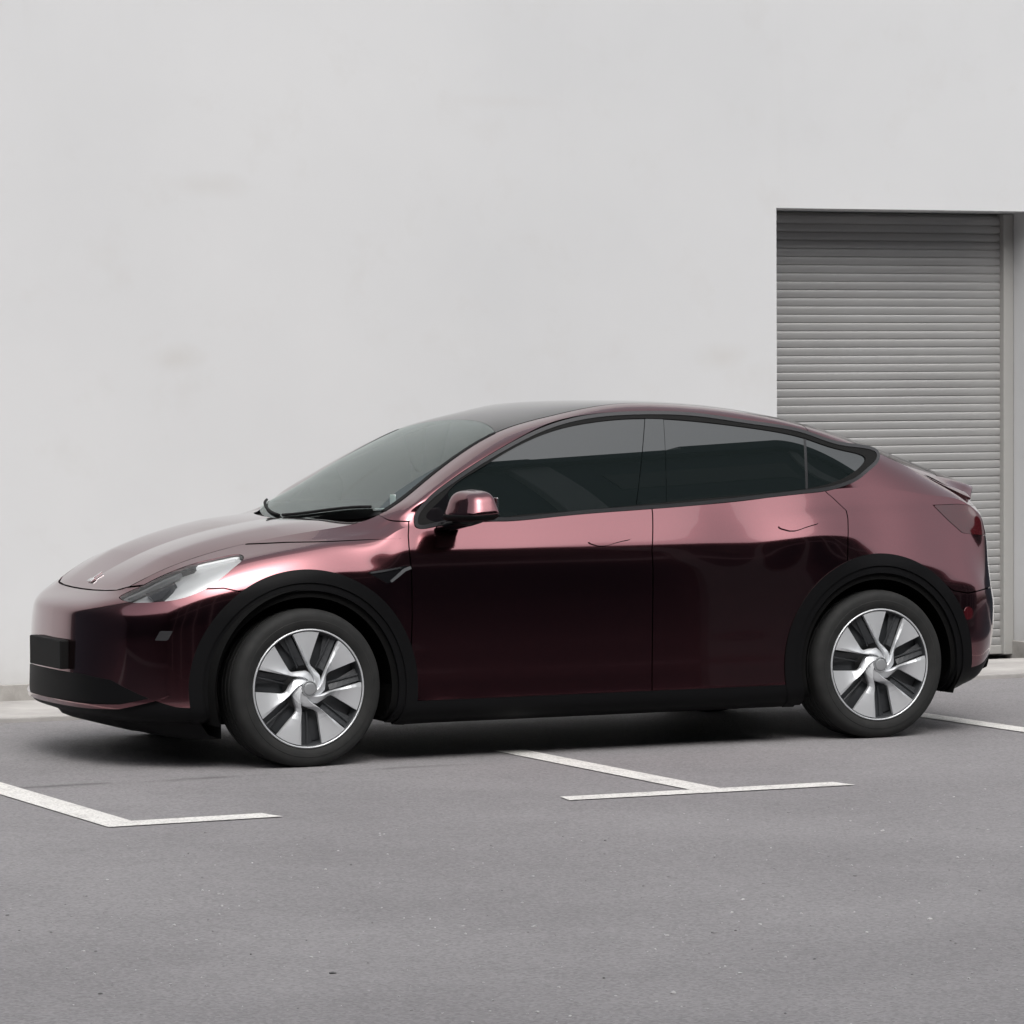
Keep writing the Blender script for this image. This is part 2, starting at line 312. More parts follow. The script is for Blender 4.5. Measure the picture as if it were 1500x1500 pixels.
def body_side(nu=760, nv=230):
    """camera-side half of the body from sill to roof rail; returns grid of points (x, w, z), w >= 0"""
    plan = np.array([[s[0], s[1]] for s in STATIONS])
    ext = np.vstack([plan[2:0:-1] * [1, -1], plan, plan[-2:-4:-1] * [1, -1]])
    tp = chord(ext)
    d = nat_spline(tp, ext, tp + 1e-4) - nat_spline(tp, ext, tp - 1e-4)
    nrm = np.stack([-d[:, 1], d[:, 0]], 1); nrm /= np.linalg.norm(nrm, axis=1)[:, None]
    nrm = nrm[2:-2]
    rows = []
    fr = np.linspace(0, 1, nv)
    for s, n in zip(STATIONS, nrm):
        X, W, tx, tw, tz, belt = s[:6]
        if len(s) > 6: zl, dl = list(s[6]), list(s[7])
        else: zl, dl = list(ZD), list(DD)
        pts = []
        if belt:
            wb, zb = belt
            if len(s) <= 8: wb = W - (.040 + .56 * (zb - .94))
            db = W - wb
            z7 = s[8][0] if len(s) > 8 else .932; d7 = s[8][1] if len(s) > 8 else .040
            zl = zl + [z7, z7 + (zb - z7) * .5]; dl = dl + [d7, d7 + (db - d7) * .46]
        for z, dd in zip(zl, dl):
            pts.append((X - n[0] * dd, W - n[1] * dd, z))
        if belt:
            bx = X + (tx - X) * .25
            pts.append((bx, wb, zb))
            H = tz - zb; zs = zb + H * .84
            gw = lambda z: wb - .225 * (z - zb) - .21 * (z - zb)**2      # one shared barrel curve for all side glass
            ws_ = gw(zs); gs = .225 + .42 * (zs - zb)                      # width and lean where the rail begins
            cz_ = zs + (tz - zs) * .80; c_ = (ws_ - gs * (cz_ - zs), cz_)
            bez = [tuple((1 - t)**2 * np.array((ws_, zs)) + 2 * t * (1 - t) * np.array(c_) + t * t * np.array((tw, tz))) for t in (.25, .5, .75)]
            up_ = [(gw(zb + (zs - zb) * f), zb + (zs - zb) * f) for f in (.2, .4, .6, .8, 1)] + bez
            m = min(1, max(0, (X - 2.70) / .38)); m = max(m, min(1, max(0, (.56 - X) / .10)))
            upper = [(bx, wb, zb)]
            for f, (w_, z_) in zip((.15, .30, .45, .60, .73, .82, .90, .96), up_):
                lw, lz = wb + (tw - wb) * (.8 * f + .2 * f**3), zb + H * f
                upper.append((bx + (tx - bx) * f, w_ * (1 - m) + lw * m, z_ * (1 - m) + lz * m))
            upper.append((tx, tw, tz))
        else:
            upper = [pts[-1], (tx, tw, tz)] if len(s) > 6 else None
            P = np.array(pts + [(tx, tw, tz)]); c = chord(P)
            D = soft(P); k_ = int(round(2399 * c[-2] / c[-1]))
        def dens(P):
            P = np.array(P); c = chord(P); return nat_spline(c, P, np.linspace(0, c[-1], 1200))
        lo_, up_d = (soft(pts), dens(upper)) if belt else (D[:k_ + 1], D[k_:])
        n1 = int(nv * .68); rs = []
        for Q, ff in ((lo_, np.linspace(0, 1, n1 + 1)[:-1]), (up_d, np.linspace(0, 1, nv - n1))):
            cd = chord(Q); rs.append(np.stack([np.interp(ff * cd[-1], cd, Q[:, k]) for k in range(3)], 1))
        rows.append(np.vstack(rs))
    R = np.array(rows)                                   # (stations, nv, 3)
    flip = np.array([1, -1, 1.])
    R = np.concatenate([R[2:0:-1] * flip, R, R[-2:-4:-1] * flip])
    tu = np.linspace(tp[2], tp[-3], nu)
    G = nat_spline(tp, R, tu)
    G[0, :, 1] = 0; G[-1, :, 1] = 0
    return G
T_ARR = np.array([[s[2], s[3], s[4]] for s in STATIONS])

# centre line heights
HOODC = np.array([[-.722, .757], [-.66, .800], [-.55, .860], [-.42, .918], [-.25, .975], [-.05, 1.022], [.15, 1.054], [.32, 1.072], [.5, 1.080]])
ROOFC = np.array([[.10, .950], [.24, 1.055], [.40, 1.152], [.60, 1.268], [.85, 1.392], [1.10, 1.482], [1.35, 1.540], [1.65, 1.579], [1.95, 1.587], [2.25, 1.571], [2.55, 1.530], [2.85, 1.468], [3.10, 1.402], [3.35, 1.326], [3.55, 1.252], [3.68, 1.18], [3.77, 1.12]])
def cowl_x(y): return .215 + .245 * (np.abs(y) / .70)**2.2
def T_of_x(x):
    """roof rail (w, z) at x >= .38"""
    P = T_ARR[10:24]
    e0 = P[0] + (P[0] - P[1]) * 3
    P = np.vstack([[.10, .80, .90], [.25, .752, 1.0], P[1:], ])
    return nat_spline(P[:, 0], P[:, 1:], x)
def roof_grid(nx=420, nt=161):
    xs = np.linspace(.16, 3.585, nx); t = np.linspace(-1, 1, nt)
    wt = T_of_x(xs); zc = nat_spline(ROOFC[:, 0], ROOFC[:, 1:], xs)[:, 0]
    q = np.abs(t)
    G = np.zeros((nx, nt, 3))
    G[:, :, 0] = xs[:, None]
    G[:, :, 1] = wt[:, 0:1] * t[None]
    G[:, :, 2] = wt[:, 1:2] + (zc - wt[:, 1])[:, None] * (1 - (.72 * q**2.1 + .28 * q**5))[None]
    return G
def hood_T(x):
    P = T_ARR[:11]
    return P
def hood_grid(ns=260, nt=181):
    Tn = T_ARR[:12]
    ex = np.vstack([Tn[2:0:-1] * [1, -1, 1], Tn]); c = chord(ex); D = nat_spline(c, ex, np.linspace(c[2], c[-1], 3000))
    D[:, 0] = np.maximum.accumulate(D[:, 0])
    s = np.linspace(0, 1, ns)**1.8
    xs = -.722 + s * (.46 + .722)
    xs[0] = -.7218
    wt = np.interp(xs, D[:, 0], D[:, 1]); zt = np.interp(xs, D[:, 0], D[:, 2])
    zc = nat_spline(HOODC[:, 0], HOODC[:, 1:], xs)[:, 0]
    t = np.linspace(-1, 1, nt); q = np.abs(t)
    G = np.zeros((ns, nt, 3))
    G[:, :, 0] = xs[:, None]; G[:, :, 1] = wt[:, None] * t
    base = 1 - q**2.2
    G[:, :, 2] = zt[:, None] + (zc - zt)[:, None] * base
    amp = np.clip((xs + .70) / .25, 0, 1) * np.clip((.42 - xs) / .4, 0, 1)
    q0 = .66
    rid = -(np.sqrt((q - q0)**2 + .0025) - np.sqrt(q0**2 + .0025))
    e = rid[-1]
    rid = rid - e * q**3
    G[:, :, 2] += (.035 * amp)[:, None] * rid[None]
    return G

def glass_grid(nx=300, nz=120):
    """side glass as one barrel-shaped sheet (x, w, z)"""
    x = np.linspace(.55, 3.06, nx)[:, None]; z = np.linspace(1.02, 1.56, nz)[None]
    bx = np.array([.58, 1.1, 1.65, 2.3, 2.6]); bw = np.array([.850, .842, .828, .808, .801]); bz = np.array([1.038, 1.061, 1.095, 1.134, 1.153])
    pw = np.polyfit(bx, bw, 2); pz = np.polyfit(bx, bz, 1)
    zb = np.polyval(pz, x); lean = .225 + .09 * (np.clip(x - 2.45, 0, None) / .45)**2
    w = np.polyval(pw, x) - lean * (z - zb) - .21 * (z - zb) * np.abs(z - zb)
    return np.stack([x + 0 * z, w, z + 0 * x], 2)
# ------------------------------------------------------------------ the setting
def sheet(name, x0, x1, y0, y1, z, m):
    o = mesh_obj(name, [(x0, y0, z), (x1, y0, z), (x1, y1, z), (x0, y1, z)], [(0, 1, 2, 3)], m, smooth=False)
    return o
tag(sheet('asphalt_ground', -400, 400, -400, 400, 0, 'asphalt'), kind='structure')
tag(mesh_obj('reflected_dark_ground', [(30, -19.6, .004), (30, 1.75, .004), (7.6, 1.75, .004), (7.6, -7.5, .004), (6.8, -8.3, .004), (-4.6, -8.3, .004), (-5.4, -7.5, .004), (-5.4, 1.75, .004), (-24, 1.75, .004), (-24, -19.6, .004)], [tuple(range(10))], 'dark_ground', smooth=False), kind='structure')  # added dark sheet beyond the frame, so doors and bumpers mirror dark ground
# concrete strip with a low kerb in front of the wall
KY, WY = 1.80, 2.75
bm = bmesh.new(); box(bm, -2.62, 7.92, KY, WY + .02, -.1, .028, .008)
tag(bm_obj('concrete_pavement', bm, 'concrete'), kind='structure')
# painted bay lines: sheets 4 mm up
def line(name, quads):
    V, F = [], []
    for q in quads:
        b = len(V); V += [(x, y, .004) for x, y in q]; F.append((b, b + 1, b + 2, b + 3))
    return tag(mesh_obj(name, V, F, 'line_paint', smooth=False), kind='structure')
TY0, TY1 = -2.715, -2.560
line('parking_line', [[(-1.56, TY0), (-.835, TY0 + .02), (-.865, TY1 + .015), (-1.56, TY1)], [(-1.56, TY1), (-1.41, TY1), (-1.41, KY), (-1.56, KY)]])
line('parking_line', [[(.405, TY0 + .02), (1.715, TY0 - .01), (1.69, TY1 - .02), (.43, TY1)], [(1.02, TY1 - .008), (1.16, TY1 - .012), (1.16, -.70), (1.02, -.66)]])
line('parking_line', [[(3.05, TY0), (4.35, TY0), (4.35, TY1), (3.05, TY1)], [(3.62, TY1), (3.755, TY1), (3.755, .55), (3.62, .55)]])
line('parking_line', [[(5.55, TY0), (6.9, TY0), (6.9, TY1), (5.55, TY1)], [(6.15, TY1), (6.285, TY1), (6.285, KY), (6.15, KY)]])

# white building with the roller shutter doorway
DX0, DX1, DZ, DY = 4.395, 6.16, 2.642, 3.08
bld = tag(empty('white_building', (0, WY, 0)), 'plain white rendered building wall with a roller shutter doorway behind the car', 'building')
def par(o, p):
    o.parent = p; o.matrix_parent_inverse = Matrix.Translation(-p.location); return o
WX0, WX1, WH = -2.6, 7.9, 4.75
V = []; F = []
def quad(a_, b_, c_, d_):
    k = len(V); V.extend([a_, b_, c_, d_]); F.append((k, k + 1, k + 2, k + 3))
# front face around the opening, then reveal faces, roof and ends: one solid-looking shell with 8 m depth
quad((WX0, WY, 0), (DX0, WY, 0), (DX0, WY, WH), (WX0, WY, WH)); quad((DX1, WY, 0), (WX1, WY, 0), (WX1, WY, WH), (DX1, WY, WH))
quad((DX0, WY, DZ), (DX1, WY, DZ), (DX1, WY, WH), (DX0, WY, WH))
quad((DX0, WY, 0), (DX0, DY + .3, 0), (DX0, DY + .3, DZ), (DX0, WY, DZ)); quad((DX1, DY + .3, 0), (DX1, WY, 0), (DX1, WY, DZ), (DX1, DY + .3, DZ))
quad((DX0, WY, DZ), (DX0, DY + .3, DZ), (DX1, DY + .3, DZ), (DX1, WY, DZ))
quad((WX0, WY + 8, 0), (WX0, WY, 0), (WX0, WY, WH), (WX0, WY + 8, WH)); quad((WX1, WY, 0), (WX1, WY + 8, 0), (WX1, WY + 8, WH), (WX1, WY, WH))
quad((WX0, WY, WH), (WX1, WY, WH), (WX1, WY + 8, WH), (WX0, WY + 8, WH)); quad((WX1, WY + 8, 0), (WX0, WY + 8, 0), (WX0, WY + 8, WH), (WX1, WY + 8, WH))
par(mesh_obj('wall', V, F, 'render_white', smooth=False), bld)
bm = bmesh.new(); box(bm, WX0, DX0 - .003, WY - .012, WY + .05, .0, .112, .004); box(bm, DX1 - .004, WX1, WY - .012, WY + .05, .0, .112, .004); box(bm, DX1 - .014, DX1 + .03, WY - .01, DY + .05, .0, .11, .003)
par(bm_obj('plinth', bm, 'plinth_grey'), bld)
# shutter: side guide channels as the part, each slat a sub-part
bm = bmesh.new(); box(bm, DX0 + .004, DX1 - .004, DY + .03, DY + .16, DZ - .22, DZ - .003, .01)
shut = par(bm_obj('roller_shutter', bm, 'guide_metal'), bld)          # its head box; guides, slats and bar hang under it
for xa, xb in ((DX0 + .002, DX0 + .066), (DX1 - .072, DX1 - .002)):
    bm = bmesh.new(); box(bm, xa, xb, DY - .045, DY + .06, .028, DZ - .003, .006); o = bm_obj('guide_rail', bm, 'guide_metal'); o.parent = shut
PITCH = .0478; sx0, sx1 = DX0 + .05, DX1 - .06
prof = []
for k in range(9):
    t = k / 8; prof.append((-.0030 * math.sin(math.pi * t)**.8 - .001, .002 + t * (PITCH - .0065)))
prof += [(.0008, PITCH - .0035), (.0008, PITCH)]
Vs = [(x, y, z) for y, z in prof for x in (sx0, sx1)]
Fs = [(2 * k, 2 * k + 1, 2 * k + 3, 2 * k + 2) for k in range(len(prof) - 1)]
me = bpy.data.meshes.new('slat'); me.from_pydata(Vs, [], Fs); me.materials.append(MATS['shutter_metal']); me.polygons.foreach_set('use_smooth', [k < 8 for k in range(len(Fs))])
nsl = int((DZ - .09) / PITCH)
for k in range(nsl):
    o = bpy.data.objects.new('slat', me); COL.objects.link(o); o.parent = shut
    o.location = (0, DY + random.uniform(-.0012, .0012), .085 + k * PITCH)
bm = bmesh.new(); box(bm, sx0, sx1, DY - .016, DY + .02, .03, .084, .006)
o = bm_obj('bottom_bar', bm, 'guide_metal'); o.parent = shut

# unseen halls: the warehouse mirrored in the glass, plus dark blocks added for reflections
def hall(name, x0, x1, y0, y1, h, face, label):
    r = tag(empty(name, ((x0 + x1) / 2, (y0 + y1) / 2, 0)), label, 'building')
    bm = bmesh.new(); box(bm, x0, x1, y0, y1, 0, h); par(bm_obj('wall', bm, 'hall_cladding'), r)
    bm = bmesh.new(); ov = .8 if face == 'y' else 0; box(bm, x0 - ov, x1 + ov, y0 - ov, y1 + ov, h, h + .5, .05); par(bm_obj('roof', bm, 'hall_cladding'), r)
    if face == 'y':
        for k in range(9):
            xv = x0 + 6 + k * 11.3 + 3 * math.sin(k * 2.1); bm = bmesh.new(); box(bm, xv, xv + 2.2 + 1.6 * (k % 3), y1 - 2.0, y1 + .55, h + .48, h + .75 + .22 * (k % 2), .04); par(bm_obj('roof_vent', bm, 'hall_cladding'), r)
        n = int((x1 - x0) / 5)
        bm = bmesh.new(); box(bm, x0, x1, y1 + .002, y1 + .12, h * .50, h * .50 + .5, .02); par(bm_obj('band_course', bm, 'hall_trim'), r)
        for k in range(n):
            xx = x0 + 2.5 + k * 5
            bm = bmesh.new(); box(bm, xx - .3, xx + .3, y1 + .002, y1 + .25, 0, h - .003, .03); par(bm_obj('pilaster', bm, 'hall_trim'), r)
            for zz in (h * .60, h * .80):
                bm = bmesh.new(); box(bm, xx + .9, xx + 4.1, y1 + .003, y1 + .06, zz, zz + 1.6, .02); par(bm_obj('window', bm, 'hall_glass'), r)
    return r
hall('warehouse', -45, 60, -46, -20.5, 14.4, 'y', 'tall dark clad hall facing the white wall from across the yard')
hall('front_reflection_hall', -26, -2.63, 2.4, 14, 4.6, 'x', 'unseen low dark hall added beside the white wall, mirrored in the front bumper')  # added to be mirrored dark in the front bumper
hall('rear_reflection_hall', 7.93, 26, 2.4, 14, 2.3, 'x', 'unseen low dark hall added beside the white wall, mirrored in the rear bumper')  # added so the rear bumper corner mirrors something dark
hall('side_reflection_hall', -60, -27, -22, 14, 12, 'x', 'unseen dark hall added at the end of the yard to darken the car reflections')  # added to block the bright horizon in the front corner reflection

# grit on the asphalt in the foreground
pv, pf = [], []
ic = bmesh.new(); bmesh.ops.create_icosphere(ic, subdivisions=1, radius=1); ic.verts.ensure_lookup_table()
iv = np.array([v.co[:] for v in ic.verts]); iF = np.array([[v.index for v in f.verts] for f in ic.faces]); ic.free()
for k in range(1700):
    y = -3.0 - 5.2 * random.random()**.75
    x = random.uniform(-4.2, 2.8) + (y + 8) * .42
    s = random.choice((.0016, .0022, .003, .0042)) * random.uniform(.7, 1.3)
    if random.random() < .02: s *= 1.8
    M_ = np.array([random.uniform(.7, 1.5), random.uniform(.7, 1.5), random.uniform(.4, .8)]) * s
    b = len(pv) * 12; pv.append((iv + np.random.uniform(-.2, .2, iv.shape)) * M_ + [x, y, s * .25]); pf.append(iF + len(pf) * 12)
tag(mesh_obj('grit', np.vstack(pv), np.vstack(pf), 'pebble', smooth=False), 'pale specks of grit scattered over the asphalt in the foreground', 'grit', kind='stuff')
# ------------------------------------------------------------------ the car: surface tools
class Sf:
    def __init__(s, V, Nn, F): s.V, s.N, s.F = V, Nn, F
def grid_surf(G, outward):
    nu, nv = G.shape[:2]
    n = np.cross(np.gradient(G, axis=0), np.gradient(G, axis=1)); n /= np.linalg.norm(n, axis=2)[..., None] + 1e-12
    idx = np.arange(nu * nv).reshape(nu, nv)
    a_, b_, c_, d_ = idx[:-1, :-1].ravel(), idx[1:, :-1].ravel(), idx[1:, 1:].ravel(), idx[:-1, 1:].ravel()
    F = np.concatenate([np.stack([a_, b_, c_], 1), np.stack([a_, c_, d_], 1)])
    V = G.reshape(-1, 3); n = n.reshape(-1, 3)
    if (n * outward(V)).sum() < 0: n = -n; F = F[:, ::-1]
    return Sf(V, n, F)
def compact(V, Nn, F):
    used = np.unique(F); mp = -np.ones(len(V), int); mp[used] = np.arange(len(used))
    return Sf(V[used], Nn[used], mp[F])
def clip(S, fn, off=0.):
    """keep the part of S where fn(x, w, z) <= off"""
    if len(S.F) == 0: return S
    g = fn(S.V[:, 0], S.V[:, 1], S.V[:, 2]) - off
    g = np.where(np.abs(g) < 1e-7, -1e-7, g)
    ins = g[S.F] < 0; cnt = ins.sum(1)
    keep = S.F[cnt == 3]; mix = S.F[(cnt > 0) & (cnt < 3)]
    V = [S.V]; Nn = [S.N]; newF = []; cache = {}; base = len(S.V); nv, nn = [], []
    def cut(i, j):
        k = (i, j) if i < j else (j, i)
        if k not in cache:
            t = g[k[0]] / (g[k[0]] - g[k[1]])
            nv.append(S.V[k[0]] * (1 - t) + S.V[k[1]] * t); nn.append(S.N[k[0]] * (1 - t) + S.N[k[1]] * t)
            cache[k] = base + len(nv) - 1
        return cache[k]
    for f in mix:
        poly = []
        for a_, b_ in ((0, 1), (1, 2), (2, 0)):
            i, j = f[a_], f[b_]
            if g[i] < 0: poly.append(i)
            if (g[i] < 0) != (g[j] < 0): poly.append(cut(i, j))
        for k in range(1, len(poly) - 1): newF.append((poly[0], poly[k], poly[k + 1]))
    if nv:
        VV = np.vstack([S.V, np.array(nv)]); NN = np.vstack([S.N, np.array(nn)])
    else: VV, NN = S.V, S.N
    FF = np.vstack([keep, np.array(newF, int).reshape(-1, 3)]).astype(int)
    if len(FF) == 0: return Sf(np.zeros((0, 3)), np.zeros((0, 3)), np.zeros((0, 3), int))
    return compact(VV, NN, FF)
def neg(fn): return lambda x, w, z: -fn(x, w, z)
def offset(S, h): return Sf(S.V + S.N * h, S.N, S.F)
def flange(S, depth, skip=None):
    """turn the open edges inwards so panels have real thickness"""
    e = np.concatenate([S.F[:, [0, 1]], S.F[:, [1, 2]], S.F[:, [2, 0]]])
    key = np.sort(e, 1); k = key[:, 0].astype(np.int64) * (len(S.V) + 1) + key[:, 1]
    _, inv, c = np.unique(k, return_inverse=True, return_counts=True)
    b = e[c[inv] == 1]
    if skip is not None and len(b):
        mid = (S.V[b[:, 0]] + S.V[b[:, 1]]) / 2; b = b[~skip(mid)]
    if len(b) == 0: return S
    n = len(S.V); A, B = S.V[b[:, 0]], S.V[b[:, 1]]; NA, NB = S.N[b[:, 0]], S.N[b[:, 1]]
    d = B - A; out = np.cross(d, NA); out /= np.linalg.norm(out, axis=1)[:, None] + 1e-12
    A2, B2 = A - NA * depth, B - NB * depth; m_ = len(b)
    V = np.vstack([S.V, A, B, B2, A2]); Nn = np.vstack([S.N, out, out, out, out])
    i = np.arange(m_)
    F = np.vstack([S.F, np.stack([n + i, n + 3 * m_ + i, n + 2 * m_ + i], 1), np.stack([n + i, n + 2 * m_ + i, n + m_ + i], 1)])
    return Sf(V, Nn, F)
def place(S, side):
    """surface coordinates (x, w, z) to world; side -1 is the camera side"""
    k = np.array([1, side, 1.])
    return Sf(S.V * k, S.N * k, S.F if side > 0 else S.F[:, ::-1])
def join(*ss):
    V, Nn, F, n = [], [], [], 0
    for s in ss:
        if len(s.F) == 0: continue
        V.append(s.V); Nn.append(s.N); F.append(s.F + n); n += len(s.V)
    return Sf(np.vstack(V), np.vstack(Nn), np.vstack(F))
def sf_obj(name, S, material, parent): 
    nn = S.N / (np.linalg.norm(S.N, axis=1)[:, None] + 1e-12)
    o = mesh_obj(name, S.V, S.F, material, None, nn); return par(o, parent) if parent is CAR else child(o, parent)
def child(o, p):
    # parts hang on the car with an inverse that keeps world coordinates; sub-parts share that frame
    o.parent = p; o.matrix_parent_inverse = Matrix.Identity(4)
    return o
def sdf_poly(pts, smooth=True, n=8, wmin=None, obl=False):
    pts = np.array(pts, float)
    if smooth:
        m_ = len(pts); ex = np.vstack([pts[-3:], pts, pts[:3]]); t = chord(ex)
        tt = np.concatenate([np.linspace(t[3 + i], t[4 + i], n, endpoint=False) for i in range(m_)])
        pts = nat_spline(t, ex, tt)
    A = pts; B = np.roll(pts, -1, 0); lo, hi = pts.min(0) - .06, pts.max(0) + .06
    def fn(x, w, z):
        if obl: z = .8 * z - .6 * w
        out = np.full(x.shape, 9.)
        mk = (x > lo[0]) & (x < hi[0]) & (z > lo[1]) & (z < hi[1])
        if wmin is not None: mk &= w > wmin
        q = np.stack([x[mk], z[mk]], 1)
        best = np.full(len(q), 1e9); inside = np.zeros(len(q), bool)
        for a_, b_ in zip(A, B):
            d = b_ - a_; r = q - a_
            h = np.clip((r @ d) / (d @ d + 1e-15), 0, 1)
            best = np.minimum(best, ((r - h[:, None] * d)**2).sum(1))
            c = ((a_[1] > q[:, 1]) != (b_[1] > q[:, 1]))
            with np.errstate(divide='ignore', invalid='ignore'):
                xi = (b_[0] - a_[0]) * (q[:, 1] - a_[1]) / (b_[1] - a_[1]) + a_[0]
            inside ^= c & (q[:, 0] < xi)
        out[mk] = np.where(inside, -1, 1) * np.sqrt(best)
        return out
    return fn
def xline(zx):          # signed x distance to a curve x(z): negative in front of it
    zx = np.array(zx)
    return lambda x, w, z: x - np.interp(z, zx[:, 0], zx[:, 1])
def zline(xz):          # negative below the curve z(x)
    xz = np.array(xz)
    return lambda x, w, z: z - np.interp(x, xz[:, 0], xz[:, 1])
ZC, WB, RA = .345, 2.89, .515
def arch(x0): return lambda x, w, z: np.where(w > .45, np.hypot(x - x0, z - ZC), 9.)
archF, archR = arch(0), arch(WB)

# outlines on the body side (x, z)
TRIM = sdf_poly([(0.55, 1.076), (0.575, 1.119), (0.62, 1.16), (0.726, 1.228), (0.887, 1.316), (1.048, 1.393), (1.194, 1.454), (1.34, 1.499), (1.486, 1.526), (1.772, 1.542), (2.054, 1.531), (2.336, 1.492), (2.622, 1.443), (2.839, 1.382), (3.015, 1.318), (3.005, 1.298), (2.949, 1.255), (2.869, 1.208), (2.773, 1.176), (2.678, 1.158), (2.572, 1.149), (2.275, 1.126), (1.823, 1.097), (1.274, 1.07), (0.998, 1.054), (0.656, 1.04), (0.55, 1.045)], n=6)
GLASS = sdf_poly([(0.61, 1.079), (0.671, 1.14), (0.761, 1.217), (0.882, 1.282), (1.038, 1.359), (1.189, 1.422), (1.335, 1.465), (1.481, 1.49), (1.777, 1.508), (2.044, 1.492), (2.331, 1.458), (2.612, 1.406), (2.824, 1.345), (2.929, 1.302), (2.899, 1.273), (2.844, 1.241), (2.763, 1.208), (2.668, 1.185), (2.572, 1.171), (2.275, 1.149), (1.672, 1.113), (1.274, 1.09), (0.998, 1.072), (0.661, 1.056)], n=6)
HEAD = sdf_poly([(-0.709, 0.3061), (-0.643, 0.3158), (-0.583, 0.3254), (-0.517, 0.3357), (-0.393, 0.3435), (-0.285, 0.3328), (-0.235, 0.3191), (-0.232, 0.291), (-0.288, 0.228), (-0.359, 0.1797), (-0.437, 0.1432), (-0.507, 0.1324), (-0.595, 0.1526), (-0.67, 0.2037), (-0.707, 0.2544)], n=6, wmin=.40, obl=True)
BUMP = sdf_poly([(-1.2, 0), (-.20, 0), (-.20, .70), (-.284, .773), (-.362, .792), (-.443, .789), (-.60, .800), (-.662, .786), (-.69, .785), (-1.2, .80)], smooth=False)
doorF = xline([(0.1, 0.47), (0.655, 0.499), (0.866, 0.5), (0.92, 0.499), (0.956, 0.501), (1.001, 0.508), (1.03, 0.517), (1.063, 0.527), (1.2, 0.607)])
cutB = xline([(0.2, 1.681), (0.308, 1.681), (0.913, 1.7), (1.075, 1.745), (1.3, 1.7750000000000001)])
cutR = xline([(0.2, 2.713), (0.809, 2.713), (0.935, 2.733), (1.029, 2.759), (1.067, 2.763), (1.086, 2.746), (1.122, 2.712), (1.151, 2.681), (1.25, 2.6310000000000002)])
AJP = [(0.443, 1.087), (0.449, 1.071), (0.472, 1.065), (0.527, 1.063)]
HOODL = zline([(-0.3, 0.9405), (-0.165, 0.97), (-0.015, 0.979), (0.155, 0.982), (0.329, 0.987), (0.457, 0.99)])
SILL = zline([(0, .27), (3, .27)])
RBUMP = zline([(3.0, .80), (3.2, .75), (3.247, .715), (3.309, .678), (3.396, .664), (3.525, .678), (3.627, .685), (3.9, .688)])
def TAIL(x, w, z):
    l1 = np.interp(z, [.925, .945, 1.004, 1.082, 1.09], [3.58, 3.432, 3.362, 3.278, 3.27])   # slanted front edge
    g = np.maximum(l1 - x, z - 1.079 + .10 * np.maximum(x - 3.45, 0)); g = np.maximum(g, .932 - z); g = np.maximum(g, (.40 - w))
    return np.where(x > 3.2, g, 9.)
GAP = .003

CAR = tag(empty('parked_car', (1.44, 0, 0)), 'dark burgundy metallic crossover with silver wheels parked along the white wall', 'car')
bpy.context.view_layer.update()
BODY = grid_surf(body_side(800, 215), lambda V: V - np.array([1.44, 0, .8]))
# fix outward sense per region: the sum test above is enough because the sheet is one piece
# local relief: haunch crease over the rear wheel, door scallop near the sill, handle pockets
def relief(S):
    x, w, z = S.V.T
    h = np.zeros(len(x))
    zc_ = np.interp(x, [2.3, 2.53, 2.74, 2.97, 3.27], [1.055, 1.079, 1.088, 1.093, 1.096])
    amp = np.clip((x - 2.35) / .35, 0, 1) * np.clip((3.36 - x) / .12, 0, 1)
    h -= .0030 * amp * np.exp(-((z - zc_ - .004) / .030)**2) * (w > .5)
    amp = np.clip((x - .50) / .25, 0, 1) * np.clip((2.45 - x) / .3, 0, 1)
    S.V = S.V + S.N * h[:, None]
    return S
G0 = body_side(800, 215)
S0 = grid_surf(G0, lambda V: V - np.array([1.44, 0, .8])); S0 = relief(S0)
BODY = grid_surf(S0.V.reshape(G0.shape), lambda V: V - np.array([1.44, 0, .8]))

def cutset(S, *fns):
    for f, o in fns: S = clip(S, f, o)
    return S
notF, notR = neg(archF), neg(archR)
B1 = cutset(BODY, (notF, -RA), (notR, -RA))                       # outside both wheel arches
B1 = cutset(B1, (neg(TRIM), 0.0))
# the pillars and roof rail above the window line belong to the frame
_fx = [-2, .399, .40] + [a_[0] for a_ in AJP] + [.58, 1.0, 1.8, 2.62, 2.6201, 9]
_fz = [9, 9, 1.12] + [a_[1] for a_ in AJP] + [1.085, 1.20, 1.32, 1.32, 9, 9]
FZ = lambda x, w, z: z - np.interp(x, _fx, _fz)
fgap = lambda x: np.where(x < .535, GAP, 0)
upper_frame = cutset(B1, (lambda x, w, z: -FZ(x, w, z) + fgap(x), 0))
B2 = cutset(B1, (lambda x, w, z: FZ(x, w, z) + fgap(x), 0))
front = cutset(B2, (doorF, -GAP)); rest = cutset(B2, (neg(doorF), -GAP))
front = cutset(front, (neg(HEAD), -.0035))
bumper = cutset(front, (BUMP, -GAP)); fend = cutset(front, (neg(BUMP), -GAP))
def hood_gap(x, w, z): return HOODL(x, w, z) + np.interp(x, [-.2, .3, .46], [.0025, .0018, 0])
def hood_gap2(x, w, z): return -HOODL(x, w, z) + np.interp(x, [-.2, .3, .46], [.0025, .0018, 0])
def HREG(x, w, z): return np.maximum(hood_gap2(x, w, z), np.maximum(-.166 - x + 0 * z, x - .47))
hood_side = cutset(fend, (HREG, 0)); 
f1 = cutset(fend, (lambda x, w, z: x + .166, 0)); f2 = cutset(fend, (lambda x, w, z: -.166 - x, 0), (lambda x, w, z: x - .47, 0), (hood_gap, 0)); f3 = cutset(fend, (lambda x, w, z: .47 - x, 0))
fender = join(f1, f2, f3)
